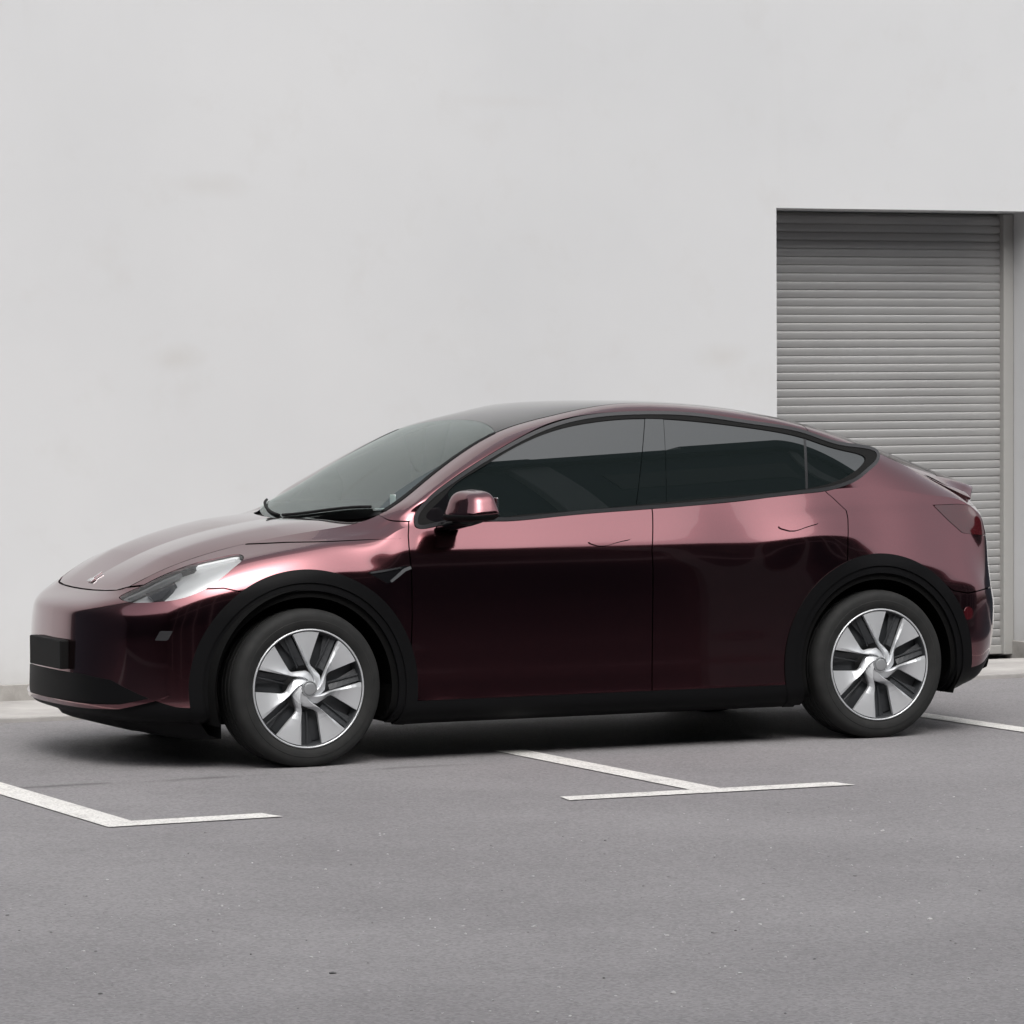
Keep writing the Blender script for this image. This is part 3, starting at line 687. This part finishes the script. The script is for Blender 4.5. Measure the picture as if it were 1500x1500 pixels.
# doors and frame
low = cutset(rest, (neg(SILL), -.002))
d1 = cutset(low, (cutB, -GAP)); rest2 = cutset(low, (neg(cutB), -GAP))
fdoor = d1
d2 = cutset(rest2, (cutR, -GAP)); quarter = cutset(rest2, (neg(cutR), -GAP))
rdoor = d2
quarter = cutset(quarter, (neg(TAIL), -.003))
def RB(x, w, z): return np.where(x > 2.95, RBUMP(x, w, z), 9.)
rbump = cutset(quarter, (RB, -GAP)); quarter = cutset(quarter, (neg(RB), -GAP))
def TG(x, w, z): return np.where(x > 3.45, np.maximum(w - .655, 3.45 - x), 9.)
tgate = cutset(quarter, (TG, -GAP)); quarter = cutset(quarter, (neg(TG), -GAP))
frame = join(upper_frame, quarter)
FD = .014
at_centre = lambda mid: mid[:, 1] < 1e-4
def paint(name, S, mirrored=True, m_='car_paint'):
    S = flange(S, FD, at_centre)
    if mirrored: return [sf_obj(name, place(S, s), m_, CAR) for s in (-1, 1)]
    return [sf_obj(name, join(place(S, -1), place(S, 1)), m_, CAR)]
paint('front_bumper', bumper, False); paint('rear_bumper', rbump, False)
paint('fender', fender); fdo = paint('front_door', fdoor); rdo = paint('rear_door', rdoor); paint('body_frame', frame)
paint('tailgate', tgate, False)

# hood: top patch plus its turned-down sides
HG = hood_grid(); hs_ = grid_surf(HG, lambda V: np.tile([0, 0, 1.], (len(V), 1)))
def hood_keep(x, w, z): return x - cowl_x(w) + .012
hood_top = clip(hs_, hood_keep)
hood_top = clip(hood_top, lambda x, w, z: np.where(np.abs(w) < .462, np.interp(np.abs(w), T_ARR[:5, 1], T_ARR[:5, 0]) + .007 - x, -1.))
_tf = T_ARR[3:12]
hood_top = clip(hood_top, lambda x, w, z: np.where(x < -.166, np.abs(w) - np.interp(x, _tf[:, 0], _tf[:, 1]) + .004, -1.))
hfl = flange(hood_top, FD, lambda mid: (mid[:, 0] > -.163) & (mid[:, 0] < cowl_x(mid[:, 1]) - .03))
sf_obj('hood', join(hfl, place(flange(hood_side, FD, lambda mid: mid[:, 2] > np.interp(mid[:, 0], T_ARR[:12, 0], T_ARR[:12, 2]) - .004), -1), place(flange(hood_side, FD, lambda mid: mid[:, 2] > np.interp(mid[:, 0], T_ARR[:12, 0], T_ARR[:12, 2]) - .004), 1)), 'car_paint', CAR)

# windscreen, roof glass, tailgate glass and their dark surrounds from one crowned patch
RG = roof_grid(); rs_ = grid_surf(RG, lambda V: np.tile([0, 0, 1.], (len(V), 1)))
def rel(x, w): return np.abs(w) / np.maximum(T_of_x(x)[:, 0], .01)
def edge_in(x, w, z): return (rel(x, w) - 1) * T_of_x(x)[:, 0]           # metres inside the rail (negative)
HEADER = lambda w: 1.17 - .10 * (w / .6)**2
ws = cutset(rs_, (lambda x, w, z: cowl_x(w) + .02 - x, 0), (lambda x, w, z: x - HEADER(w), -.0005))
ws_g = cutset(ws, (edge_in, -.022)); ws_seal = cutset(ws, (lambda x, w, z: -edge_in(x, w, z), .022))
sf_obj('windshield', ws_g, 'glass_windshield', CAR); 
for s in (-1, 1): sf_obj('windshield_seal', flange(offset(cutset(ws_seal, (lambda x, w, z: -s * w, 0)), .002), .02), 'rubber', CAR)
rg = cutset(rs_, (lambda x, w, z: HEADER(w) - x, -.0005), (lambda x, w, z: x - 2.74, -.003))
sf_obj('roof_glass', flange(cutset(rg, (edge_in, -.012)), .01), 'glass_roof', CAR)
for s in (-1, 1): sf_obj('roof_seal', flange(offset(cutset(rg, (lambda x, w, z: -edge_in(x, w, z), .012), (lambda x, w, z: -s * w, 0)), -.003), .02), 'rubber', CAR)
hg = cutset(rs_, (lambda x, w, z: 2.74 - x, -.003))
sf_obj('rear_window', cutset(hg, (edge_in, -.12), (lambda x, w, z: x - 3.46, 0)), 'gloss_black', CAR)
sf_obj('tailgate_frame', flange(join(cutset(hg, (lambda x, w, z: -edge_in(x, w, z), .12), (edge_in, -.002)), cutset(hg, (edge_in, -.12), (lambda x, w, z: 3.463 - x, 0))), .012), 'car_paint', CAR)

# side glass, pillars and trim
GS = grid_surf(glass_grid(), lambda V: np.tile([0, 1., 0], (len(V), 1)))
W1 = cutset(GS, (GLASS, .012))
bpA = lambda x, w, z: x - np.interp(z, [1.113, 1.508], [1.672, 1.782]); bpB = lambda x, w, z: x - np.interp(z, [1.122, 1.51], [1.828, 1.878]); qd = lambda x, w, z: x - np.interp(z, [1.171, 1.406], [2.582, 2.612])
for s in (-1, 1):
    g1 = cutset(W1, (bpA, -.002)); g2 = cutset(W1, (neg(bpB), -.002), (qd, -.004)); g3 = cutset(W1, (neg(qd), -.004)); bp = cutset(W1, (neg(bpA), -.001), (bpB, -.001))
    dv = cutset(W1, (qd, .006), (neg(qd), .006))
    for g_ in (g1, g2, g3): sf_obj('side_window', place(offset(g_, -.005), s), 'glass_tinted', CAR)
    sf_obj('pillar_cover', place(flange(offset(bp, -.003), .01), s), 'glass_tinted', CAR)
    sf_obj('window_divider', place(flange(offset(dv, -.003), .01), s), 'trim_satin', CAR)
    t1 = cutset(GS, (TRIM, -.001), (neg(TRIM), .017)); sf_obj('window_trim', place(flange(offset(t1, .004), .03), s), 'trim_satin', CAR)
    t2 = cutset(GS, (TRIM, -.018), (neg(GLASS), -.000)); sf_obj('window_seal', place(flange(offset(t2, .001), .015), s), 'rubber', CAR)
    for ar, x0 in ((archF, 0), (archR, WB)):
        t3 = cutset(BODY, (ar, RA + .004), (neg(ar), -.463)); at_ = sf_obj('wheel_arch_trim', place(flange(offset(t3, .006), .03), s), 'black_plastic', CAR)
        t5 = cutset(BODY, (ar, .4645), (neg(ar), -.430)); sf_obj('inner_lip', place(flange(offset(t5, -.001), .05), s), 'black_plastic', at_)
    sl = cutset(BODY, (SILL, 0), (lambda x, w, z: .40 - x, 0), (lambda x, w, z: x - 2.50, 0), (notF, -RA - .003), (notR, -RA - .003))
    sf_obj('sill', place(flange(offset(sl, .003), .03), s), 'black_plastic', CAR)
    tl = cutset(BODY, (TAIL, 0)); sf_obj('tail_light', place(flange(offset(tl, .002), .03), s), 'lens_red', CAR)
    # headlight: silvery housing behind a clear lens, dark projectors, bright running light
    hl = cutset(BODY, (HEAD, 0))
    ho = sf_obj('headlight', place(flange(offset(cutset(BODY, (HEAD, .004)), -.045), .02), s), 'lamp_silver', CAR)
    sf_obj('lens', place(offset(hl, -.001), s), 'glass_clear', ho)
    SPLIT = lambda x, w, z: x - np.interp(z, [.73, .738, .824, .908, .94], [-.625, -.612, -.515, -.375, -.30])
    streak = lambda x, w, z: -HEAD(x, w, z) - .026
    upp = lambda x, w, z: .838 + .42 * (x + .45) - z
    rl0 = cutset(hl, (HEAD, -.006), (neg(SPLIT), -.004))
    sf_obj('running_light', place(flange(offset(cutset(rl0, (streak, 0), (upp, 0)), -.010), .03), s), 'lamp_white', ho)
    sf_obj('reflector_bowl', place(flange(offset(rl0, -.022), .03), s), 'lamp_grey', ho)
    drk = cutset(hl, (HEAD, -.006), (SPLIT, -.012), (lambda x, w, z: np.abs((z - .785) - (x + .58) * .45) - .016, 0), (lambda x, w, z: np.abs(x + .575) - .055, 0))
    sf_obj('projector', place(flange(offset(drk, -.02), .03), s), 'lamp_dark', ho)
    top_ = cutset(hl, (HEAD, -.006), (SPLIT, -.012), (lambda x, w, z: -(HEAD(x, w, z)) - .020, 0), (lambda x, w, z: .74 + .55 * (x + .70) - z, 0))
    sf_obj('bezel', place(flange(offset(top_, -.018), .02), s), 'wheel_grey', ho)
# dark inner shell so gaps and openings do not show daylight
GI = body_side(260, 90); SI = offset(grid_surf(GI, lambda V: V - np.array([1.44, 0, .8])), -.016)
SI = cutset(SI, (notF, -.40), (notR, -.40), (neg(GLASS), -.004), (neg(HEAD), -.008))
sf_obj('inner_shell', join(place(SI, -1), place(SI, 1)), 'shell_dark', CAR)

# ---- front details
PX = -.884
bm = bmesh.new(); box(bm, PX - .012, PX + .03, -.215, .215, .415, .545, .006)
par(bm_obj('number_plate', bm, 'plate_black'), CAR)
# lower grille: sunk dark panel and the lip below it
VAL = lambda x, w, z: z - np.interp(w, [0, .35, .55, .66, .80, .90], [.402, .400, .385, .340, .275, .262])
frontlow = lambda x, w, z: np.where(x < -.25, VAL(x, w, z), 9.)
gl = cutset(BODY, (frontlow, .002), (notF, -RA - .002))
gl = flange(offset(gl, .002), .008, at_centre); sf_obj('lower_grille', join(place(gl, -1), place(gl, 1)), 'black_plastic', CAR)
rl = cutset(BODY, (lambda x, w, z: np.where(x > 2.95, z - np.interp(w, [0, .55, .75, .95], [.40, .395, .36, .29]), 9.), 0), (notR, -RA - .002))
rl = flange(offset(rl, .002), .008, at_centre); sf_obj('rear_valance', join(place(rl, -1), place(rl, 1)), 'black_plastic', CAR)
lipc = zline([(-1, .272), (-.82, .268), (-.75, .274), (-.60, .326), (-.5, .35)])
lp = cutset(BODY, (lambda x, w, z: np.abs(lipc(x, w, z)) - np.interp(x, [-.8, -.63, -.59], [.009, .009, .002]), 0), (lambda x, w, z: x + .59, 0))
LV = lp.V.copy(); 
lp2 = flange(offset(lp, .014), .016, at_centre); sf_obj('bumper_lip', join(place(lp2, -1), place(lp2, 1)), 'car_paint', CAR)
for s in (-1, 1):
    fg = cutset(BODY, (sdf_poly([(-0.640, .566), (-0.620, .608), (-0.574, .608), (-0.594, .566)], smooth=False, wmin=.6), 0))
    sf_obj('fog_lamp', place(flange(offset(fg, .002), .01), s), 'trim_satin', CAR)
    # fender vent with its side camera
    VENT = sdf_poly([(.286, .846), (.353, .853), (.470, .870), (.482, .866), (.392, .797), (.378, .795)], smooth=False, wmin=.6)
    v0 = cutset(BODY, (VENT, 0)); vo = sf_obj('fender_vent', place(flange(offset(v0, .004), .006), s), 'gloss_black', CAR)
    v1 = cutset(BODY, (sdf_poly([(.30, .846), (.353, .852), (.452, .866), (.452, .859), (.353, .843), (.302, .838)], smooth=False, wmin=.6), 0)); sf_obj('vent_blade', place(flange(offset(v1, .008), .006), s), 'trim_satin', vo)
    v2 = cutset(BODY, (sdf_poly([(.398, .797), (.470, .846), (.500, .856), (.494, .868), (.462, .858), (.392, .806)], smooth=False, wmin=.6), 0)); sf_obj('vent_trim', place(flange(offset(v2, .008), .006), s), 'wheel_grey', vo)
    rf = cutset(BODY, (sdf_poly([(3.365, .55), (3.385, .60), (3.415, .585), (3.41, .545)], smooth=True, wmin=.6), 0)); sf_obj('reflector', place(flange(offset(rf, .003), .006), s), 'lens_red', CAR)
    # flush door handles: raised blade in the skin
    for dn, pts in ((fdo, [(1.385, .953), (1.40, .943), (1.56, .954), (1.607, .972), (1.600, .982), (1.56, .979), (1.40, .963)]), (rdo, [(2.375, 1.000), (2.39, .990), (2.55, 1.004), (2.592, 1.023), (2.584, 1.033), (2.55, 1.030), (2.39, 1.011)])):
        hd = cutset(BODY, (sdf_poly(pts, n=5, wmin=.6), 0))
        sf_obj('handle', place(flange(offset(hd, .007), .012), s), 'car_paint', dn[0 if s < 0 else 1])
# emblem on the nose of the hood
bm = bmesh.new(); 
for a_ in ((-.012, .012, -.03, .03, 0, .004), (-.008, .06, -.007, .007, 0, .0045)): box(bm, *a_, .001)
bmesh.ops.rotate(bm, verts=bm.verts, cent=(0, 0, 0), matrix=Matrix.Rotation(-R(33), 3, 'Y')); bmesh.ops.translate(bm, verts=bm.verts, vec=(-.672, 0, .797))
par(bm_obj('emblem', bm, 'chrome'), CAR)
# chin and under-tray
V = []; F = []
ww = np.linspace(-.80, .80, 41)
for w in ww:
    xf = np.interp(abs(w), [0, .4, .6, .75, .80], [-.70, -.68, -.60, -.50, -.42])
    zb = np.interp(abs(w), [0, .45, .7, .8], [.150, .145, .125, .13])
    V += [(xf - .06, w, .235), (xf, w, zb + .02), (xf + .05, w, zb), (-.36, w, zb), (-.36, w, .3)]
for k in range(len(ww) - 1):
    for j in range(4): F.append((5 * k + j, 5 * k + 5 + j, 5 * k + 6 + j, 5 * k + 1 + j))
par(mesh_obj('under_tray', V, F, 'black_plastic'), CAR)
bm = bmesh.new(); box(bm, .42, 2.47, -.84, .84, .165, .34, .03); box(bm, -.40, .44, -.60, .60, .17, .5, .03); box(bm, 2.45, 3.30, -.60, .60, .18, .5, .03); box(bm, 3.2, 3.66, -.70, .70, .27, .5, .05)
par(bm_obj('underbody', bm, 'shell_dark'), CAR)
for s in (-1, 1):
    for x0 in (0, WB):
        V = []; F = []; n = 40
        for k in range(n + 1):
            t = R(-20) + R(220) * k / n
            for yy_, rr_ in ((.925, .435), (.90, .445), (.58, .445)): V.append((x0 + rr_ * math.cos(t), s * yy_, ZC + rr_ * math.sin(t)))
        for k in range(n):
            for j in range(2): F.append((3 * k + j, 3 * k + 1 + j, 3 * k + 4 + j, 3 * k + 3 + j))
        b = len(V); 
        for k in range(n + 1):
            t = R(-20) + R(220) * k / n; V.append((x0 + .445 * math.cos(t), s * .58, ZC + .445 * math.sin(t)))
        F.append(tuple(range(b, b + n + 1)))
        par(mesh_obj('wheel_liner', V, F, 'shell_dark'), CAR)

# spoiler lip closing the tailgate
Tr = T_ARR[22:][::-1]                         # rear centre outwards
ws_ = np.linspace(-.613, .613, 61); V = []; F = []; nr = 9
for w in ws_:
    xe = np.interp(abs(w), Tr[:, 1], Tr[:, 0]); zt_ = np.interp(abs(w), Tr[:, 1], Tr[:, 2])
    xa = min(xe - .20, 3.50); tw_, tz_ = T_of_x(np.array([xa]))[0]; zc_ = np.interp(xa, ROOFC[:, 0], ROOFC[:, 1]); q_ = min(1, abs(w) / tw_)
    za = tz_ + (zc_ - tz_) * (1 - (.72 * q_**2.1 + .28 * q_**5)) + .003
    k_ = min(1, max(0, (abs(w) - .52) / .093)); k_ = k_ * k_ * (3 - 2 * k_); lipz = 1.160 * (1 - k_) + (zt_ + .006) * k_; xl_ = xe + .002
    for k in range(6):
        t = k / 5; V.append((xa + (xl_ - xa) * t, w, za + (lipz - za) * (t * .80 + .20 * t * t * (1 if za > lipz else 1)) if True else 0))
    V += [(xl_ + .002, w, lipz - .005), (xl_ - .010, w, lipz - min(.03, .6 * (lipz - zt_ + .004))), (xe - .010, w, zt_ - .004)]
for k in range(len(ws_) - 1):
    for j in range(nr - 1): F.append((nr * k + j, nr * k + nr + j, nr * k + nr + 1 + j, nr * k + 1 + j))
F.append(tuple(range(nr))); F.append(tuple(range(nr * 60, nr * 61))[::-1])
sp = par(mesh_obj('spoiler', V, F, 'car_paint'), CAR); sp.data.set_sharp_from_angle(angle=R(50))

# ---- wheels
def lathe(name, prof, material, n=72, parent=None, smooth=True, auto=None, flat=None):
    """prof: (r, y) pairs, axis y"""
    V = []; F = []; k_ = len(prof)
    for i in range(n):
        t = 2 * math.pi * i / n
        for r_, y_ in prof: V.append((r_ * math.sin(t), y_, r_ * math.cos(t)))
    for i in range(n):
        for j in range(k_ - 1): a_ = i * k_ + j; b_ = ((i + 1) % n) * k_ + j; F.append((a_, a_ + 1, b_ + 1, b_))
    if flat is not None: V = [(x, y, max(z, flat)) for x, y, z in V]
    me = bpy.data.meshes.new(name); me.from_pydata(V, [], F); me.materials.append(MATS[material]); me.polygons.foreach_set('use_smooth', [True] * len(F))
    if auto: me.set_sharp_from_angle(angle=R(auto))
    return me
RW = .262
# local frame: outer face at y = 0 looking to -y, inside is +y
ty = [(.256, .018), (.262, .004), (.272, -.004), (.292, -.0085), (.3005, -.0090), (.302, -.0075), (.318, -.0072), (.331, -.003), (.3405, .006), (.346, .018), (.3485, .030)]
for gy in (.066, .106, .146, .186): ty += [(.3495, gy - .007), (.3495, gy - .006), (.342, gy - .0045), (.342, gy + .0045), (.3495, gy + .006), (.3495, gy + .007)]
ty += [(.3485, .222), (.342, .240), (.325, .252), (.29, .256), (.256, .235)]
me_tyre = lathe('tyre', ty, 'tyre_rubber', 96, auto=38, flat=-.3435)
me_barrel = lathe('wheel', [(.2545, .0), (.250, .004), (.244, .03), (.236, .08), (.232, .2), (.10, .21), (.10, .06), (.150, .045), (.236, .050)], 'wheel_dark', 72, auto=35)
me_ring = lathe('rim_edge', [(.2625, .006), (.2630, .0), (.2600, -.0035), (.2565, -.003), (.2545, .001), (.2535, .008)], 'wheel_silver', 96)
me_disc = lathe('brake_disc', [(.0, .075), (.17, .075), (.172, .078), (.172, .10)], 'steel_dark', 64, auto=35)
me_cap = lathe('centre_cap', [(.0, -.0135), (.022, -.0130), (.0265, -.011), (.028, -.006), (.031, -.006), (.033, -.010), (.036, -.009), (.038, .004)], 'cap_grey', 48, auto=40)
# one blade of the seven-blade cover; angles clockwise seen from outside (camera side: +x right, z up)
rn = np.array([.125, .16, .20, .25, .30, .34, .38, .43, .48, .56, .66, .76, .86, .955])
def chord_angle(r_, p0, p1):
    """angle at radius r_ on the straight edge between two polar points (deg, r)"""
    (a0, r0), (a1, r1) = p0, p1
    t = np.linspace(0, 1, 200); X_ = r0 * np.sin(np.radians(a0)) * (1 - t) + r1 * np.sin(np.radians(a1)) * t; Y_ = r0 * np.cos(np.radians(a0)) * (1 - t) + r1 * np.cos(np.radians(a1)) * t
    return np.interp(r_, np.hypot(X_, Y_), np.degrees(np.arctan2(X_, Y_)))
aL = np.where(rn > .36, chord_angle(rn, (-4.0, .36), (-18.2, .957)), np.interp(rn, [.125, .165, .20, .24, .30, .36], [46, 34, 22, 12, 2, -4.0]))
aR = np.where(rn > .45, chord_angle(rn, (2.2, .45), (10.4, .957)), np.interp(rn, [.125, .165, .20, .24, .27, .30, .33, .36, .40, .45], [46 + 51.43, 34 + 51.43, 22 + 51.43, 12 + 51.43, 57, 44, 24, 10.5, 4.2, 2.2]))
nb = 9; V = []; F = []
for i, r_ in enumerate(rn):
    fold = np.interp(r_, [.125, .25, .40, .70, .955], [.003, .009, .0115, .0075, .0015])
    dish = np.interp(r_, [.125, .3, .6, .955], [-.004, .000, .001, .0005])
    for j in range(nb):
        t = j / (nb - 1); a_ = math.radians(aL[i] + (aR[i] - aL[i]) * t)
        # ridge near the leading edge, then falling towards the trailing edge
        prof_ = np.interp(t, [0, .125, .375, 1.0], [.2, 1.0, .35, -.9])
        V.append((r_ * RW * math.sin(a_), dish - fold * prof_, r_ * RW * math.cos(a_)))
ns = len(rn)
for i in range(ns - 1):
    for j in range(nb - 1): a_ = i * nb + j; F.append((a_, a_ + 1, a_ + nb + 1, a_ + nb))
nv0 = len(V); V += [(x, y + .016, z) for x, y, z in V]
rim_loop = [j for j in range(nb)] + [i * nb + nb - 1 for i in range(1, ns)] + [(ns - 1) * nb + j for j in range(nb - 2, -1, -1)] + [i * nb for i in range(ns - 2, 0, -1)]
for a_, b_ in zip(rim_loop, rim_loop[1:] + rim_loop[:1]): F.append((a_, a_ + nv0, b_ + nv0, b_))
me_blade = bpy.data.meshes.new('blade'); me_blade.from_pydata(V, [], F); me_blade.materials.append(MATS['wheel_silver']); me_blade.polygons.foreach_set('use_smooth', [True] * len(F)); me_blade.set_sharp_from_angle(angle=R(9))
bm = bmesh.new(); tube(bm, [(0, .030, .10), (0, .022, .16), (0, .020, .246)], [.004, .004, .005], 6); me_rib = bpy.data.meshes.new('rib'); bm.to_mesh(me_rib); bm.free(); me_rib.materials.append(MATS['wheel_dark'])
# flat recessed panel filling part of each window on its trailing side
V = []; F = []
for i, r_ in enumerate(np.linspace(.40, .95, 6)):
    a0 = np.interp(r_, rn, aL) + 51.43 - 2; a1 = a0 - np.interp(r_, [.4, .95], [13, 13])
    for j, a_ in enumerate((a0, a1)): V.append((r_ * RW * math.sin(R(a_)), .016 + .016 * j, r_ * RW * math.cos(R(a_))))
for i in range(5): F.append((2 * i, 2 * i + 1, 2 * i + 3, 2 * i + 2))
me_pan = bpy.data.meshes.new('recess_panel'); me_pan.from_pydata(V, [], F); me_pan.materials.append(MATS['wheel_dark'])
for s in (-1, 1):
    for x0, spin in ((0, R(1.2)), (WB, R(-2.2))):
        w_ = bpy.data.objects.new('wheel', me_barrel); COL.objects.link(w_)
        mw = Matrix.Translation((x0, s * .935, ZC)) @ (Matrix.Identity(4) if s < 0 else Matrix.Rotation(math.pi, 4, 'Z'))
        w_.parent = CAR; w_.matrix_parent_inverse = Matrix.Translation(-CAR.location); w_.matrix_basis = mw
        for me_ in (me_tyre, me_ring, me_disc, me_cap):
            o = bpy.data.objects.new(me_.name, me_); COL.objects.link(o); o.parent = w_
        for k in range(7):
            for me_ in (me_blade, me_rib, me_pan):
                o = bpy.data.objects.new(me_.name, me_); COL.objects.link(o); o.parent = w_
                o.rotation_euler = (0, spin + k * 2 * math.pi / 7 + (R(25) if me_ is me_rib else 0), 0)

# ---- door mirrors
def sup(bm_name, cx, cy, cz, ax, ay, az, e1, e2, fn=None, nu_=48, nv_=28):
    V = []; F = []
    sg = lambda c, e: math.copysign(abs(c)**e, c)
    for i in range(nv_ + 1):
        ph = -math.pi / 2 + math.pi * i / nv_
        for j in range(nu_):
            th = 2 * math.pi * j / nu_
            p = Vector((sg(math.cos(ph), e1) * sg(math.cos(th), e2), sg(math.cos(ph), e1) * sg(math.sin(th), e2), sg(math.sin(ph), e1)))
            if fn: p = fn(p)
            V.append((cx + ax * p.x, cy + ay * p.y, cz + az * p.z))
    for i in range(nv_):
        for j in range(nu_): F.append((i * nu_ + j, i * nu_ + (j + 1) % nu_, (i + 1) * nu_ + (j + 1) % nu_, (i + 1) * nu_ + j))
    return V, F
for s in (-1, 1):
    def shp(p):
        # rounded nose, flat mirror side, lower edge straighter, outer end lower
        q = p.copy()
        q.x = p.x * (.95 if p.x < 0 else .62)
        q.z = p.z * (1 - .10 * p.y) + .10 * (p.x) 
        q.x += .26 * p.y
        q.y = p.y * (1 - .20 * p.z); q.x = q.x * (1 - .24 * p.z)
        if p.z < 0: q.z *= .80
        return q
    V, F = sup('m', .742, 0, 1.132, .088, .118, .070, .50, .52, shp)
    fold = (lambda x, y, z: (x, s * (1.062 + y), z)) if s < 0 else (lambda x, y, z: (.86 + .9 * y - .2 * (x - .742), .945 - .9 * (x - .742) + .05 * y + .03, z - .02))
    V = [fold(x, y, z) for x, y, z in V]
    F2 = [f[::-1] for f in F] if s < 0 else F
    mo = par(mesh_obj('door_mirror', V, F2, 'car_paint'), CAR)
    # black lower housing
    def shl(p):
        q = shp(p); q.z = min(q.z, -.42) - .0; return q
    V, F = sup('m', .744, 0, 1.128, .092, .122, .074, .5, .52, shl)
    V = [fold(x, y, z if z > 1.08 else 1.065 + (z - 1.065) * .75) for x, y, z in V]
    child(mesh_obj('housing', V, [f[::-1] for f in F] if s < 0 else F, 'black_plastic'), mo)
    bm = bmesh.new(); tube(bm, [(.715, s * .865, 1.028), (.722, s * .91, 1.040)] + ([(.735, s * .985, 1.062), (.745, s * 1.04, 1.085)] if s < 0 else [(.76, .935, 1.05), (.81, .96, 1.07)]), [.040, .034, .032, .034], 16)
    for v in bm.verts: v.co.z = 1.055 + (v.co.z - 1.055) * .62; v.co.x = .73 + (v.co.x - .73) * 1.5
    child(bm_obj('arm', bm, 'gloss_black', smooth=True), mo)
    bm = bmesh.new(); box(bm, .796, .803, -.088, .088, 1.088, 1.172, .002)
    for v in bm.verts: v.co = Vector(fold(v.co.x + .26 * .088 * v.co.y / .118, v.co.y, v.co.z))
    child(bm_obj('mirror_glass', bm, 'chrome'), mo)
    # sail panel in the window corner
    t4 = cutset(GS, (GLASS, .010), (lambda x, w, z: x - np.interp(z, [1.05, 1.16], [.80, .73]), 0)); sf_obj('mirror_sail', place(flange(offset(t4, .0), .01), s), 'gloss_black', CAR)

# ---- wipers, cowl panel
V = []; F = []
for k, w in enumerate(np.linspace(-.69, .69, 47)):
    xc = cowl_x(np.array(w))
    zh = np.interp(xc, HOODC[:, 0], HOODC[:, 1]) - .022
    for dx_, dz_ in ((-.05, 0), (.0, 0), (.035, .010)): V.append((xc + dx_, w, zh + dz_))
for k in range(46):
    for j in range(2): F.append((3 * k + j, 3 * k + 3 + j, 3 * k + 4 + j, 3 * k + 1 + j))
par(mesh_obj('cowl_panel', V, F, 'rubber'), CAR)
def on_glass(x, w, h=.012):
    tw_, tz_ = T_of_x(np.array([x]))[0]; zc_ = nat_spline(ROOFC[:, 0], ROOFC[:, 1:], np.array([x]))[0, 0]; q_ = abs(w) / tw_
    return (x, w, tz_ + (zc_ - tz_) * (1 - (.72 * q_**2.1 + .28 * q_**5)) + h)
for w0, w1 in ((-.62, -.02), (.02, .58)):
    bm = bmesh.new(); tube(bm, [on_glass(cowl_x(np.array(w0 + (w1 - w0) * t)) + .035 + .012 * math.sin(t * 3), w0 + (w1 - w0) * t, .010) for t in np.linspace(0, 1, 14)], .007, 6)
    par(bm_obj('wiper', bm, 'rubber', smooth=True), CAR)

# ---- cabin
bm = bmesh.new(); box(bm, .44, .98, -.68, .68, .80, 1.110, .03, 3); par(bm_obj('dashboard', bm, 'interior', smooth=True, auto=40), CAR)
for w in (-.36, .36):
    for x in (1.30, 2.20):
        bm = bmesh.new(); box(bm, x - .05, x + .45, w - .25, w + .25, .45, .66, .06, 3); st_ = par(bm_obj('seat', bm, 'seat_leather', smooth=True, auto=40), CAR)
        bm = bmesh.new(); box(bm, x + .38, x + .52, w - .24, w + .24, .60, 1.16, .05, 3)
        bmesh.ops.rotate(bm, verts=bm.verts, cent=(x + .45, 0, .6), matrix=Matrix.Rotation(R(16), 3, 'Y')); child(bm_obj('backrest', bm, 'seat_leather', smooth=True, auto=40), st_)
        bm = bmesh.new(); box(bm, x + .56, x + .65, w - .13, w + .13, 1.17, 1.34, .04, 3); child(bm_obj('headrest', bm, 'seat_leather', smooth=True, auto=40), st_)
V = []; bm = bmesh.new(); tube(bm, [Vector((1.06 + .07 * math.sin(t), -.36 + .18 * math.cos(t), .98 + .165 * math.sin(t))) for t in np.linspace(0, 2 * math.pi, 33)], .015, 8)
par(bm_obj('steering_wheel', bm, 'interior', smooth=True), CAR)
bm = bmesh.new(); box(bm, .45, 3.2, -.80, .80, .34, .42, .02); par(bm_obj('cabin_floor', bm, 'interior'), CAR)

# parking card lying on the dashboard behind the windscreen
card = tag(empty('paper_card', (.50, -.63, 1.09)), 'small white folded card on the dashboard behind the windscreen corner', 'card')
bm = bmesh.new(); box(bm, .468, .560, -.655, -.590, 1.112, 1.116, .001); par(bm_obj('flap', bm, 'card_white'), card)
bm = bmesh.new(); box(bm, .556, .560, -.618, -.560, 1.116, 1.176, .001); par(bm_obj('stand', bm, 'card_white'), card)
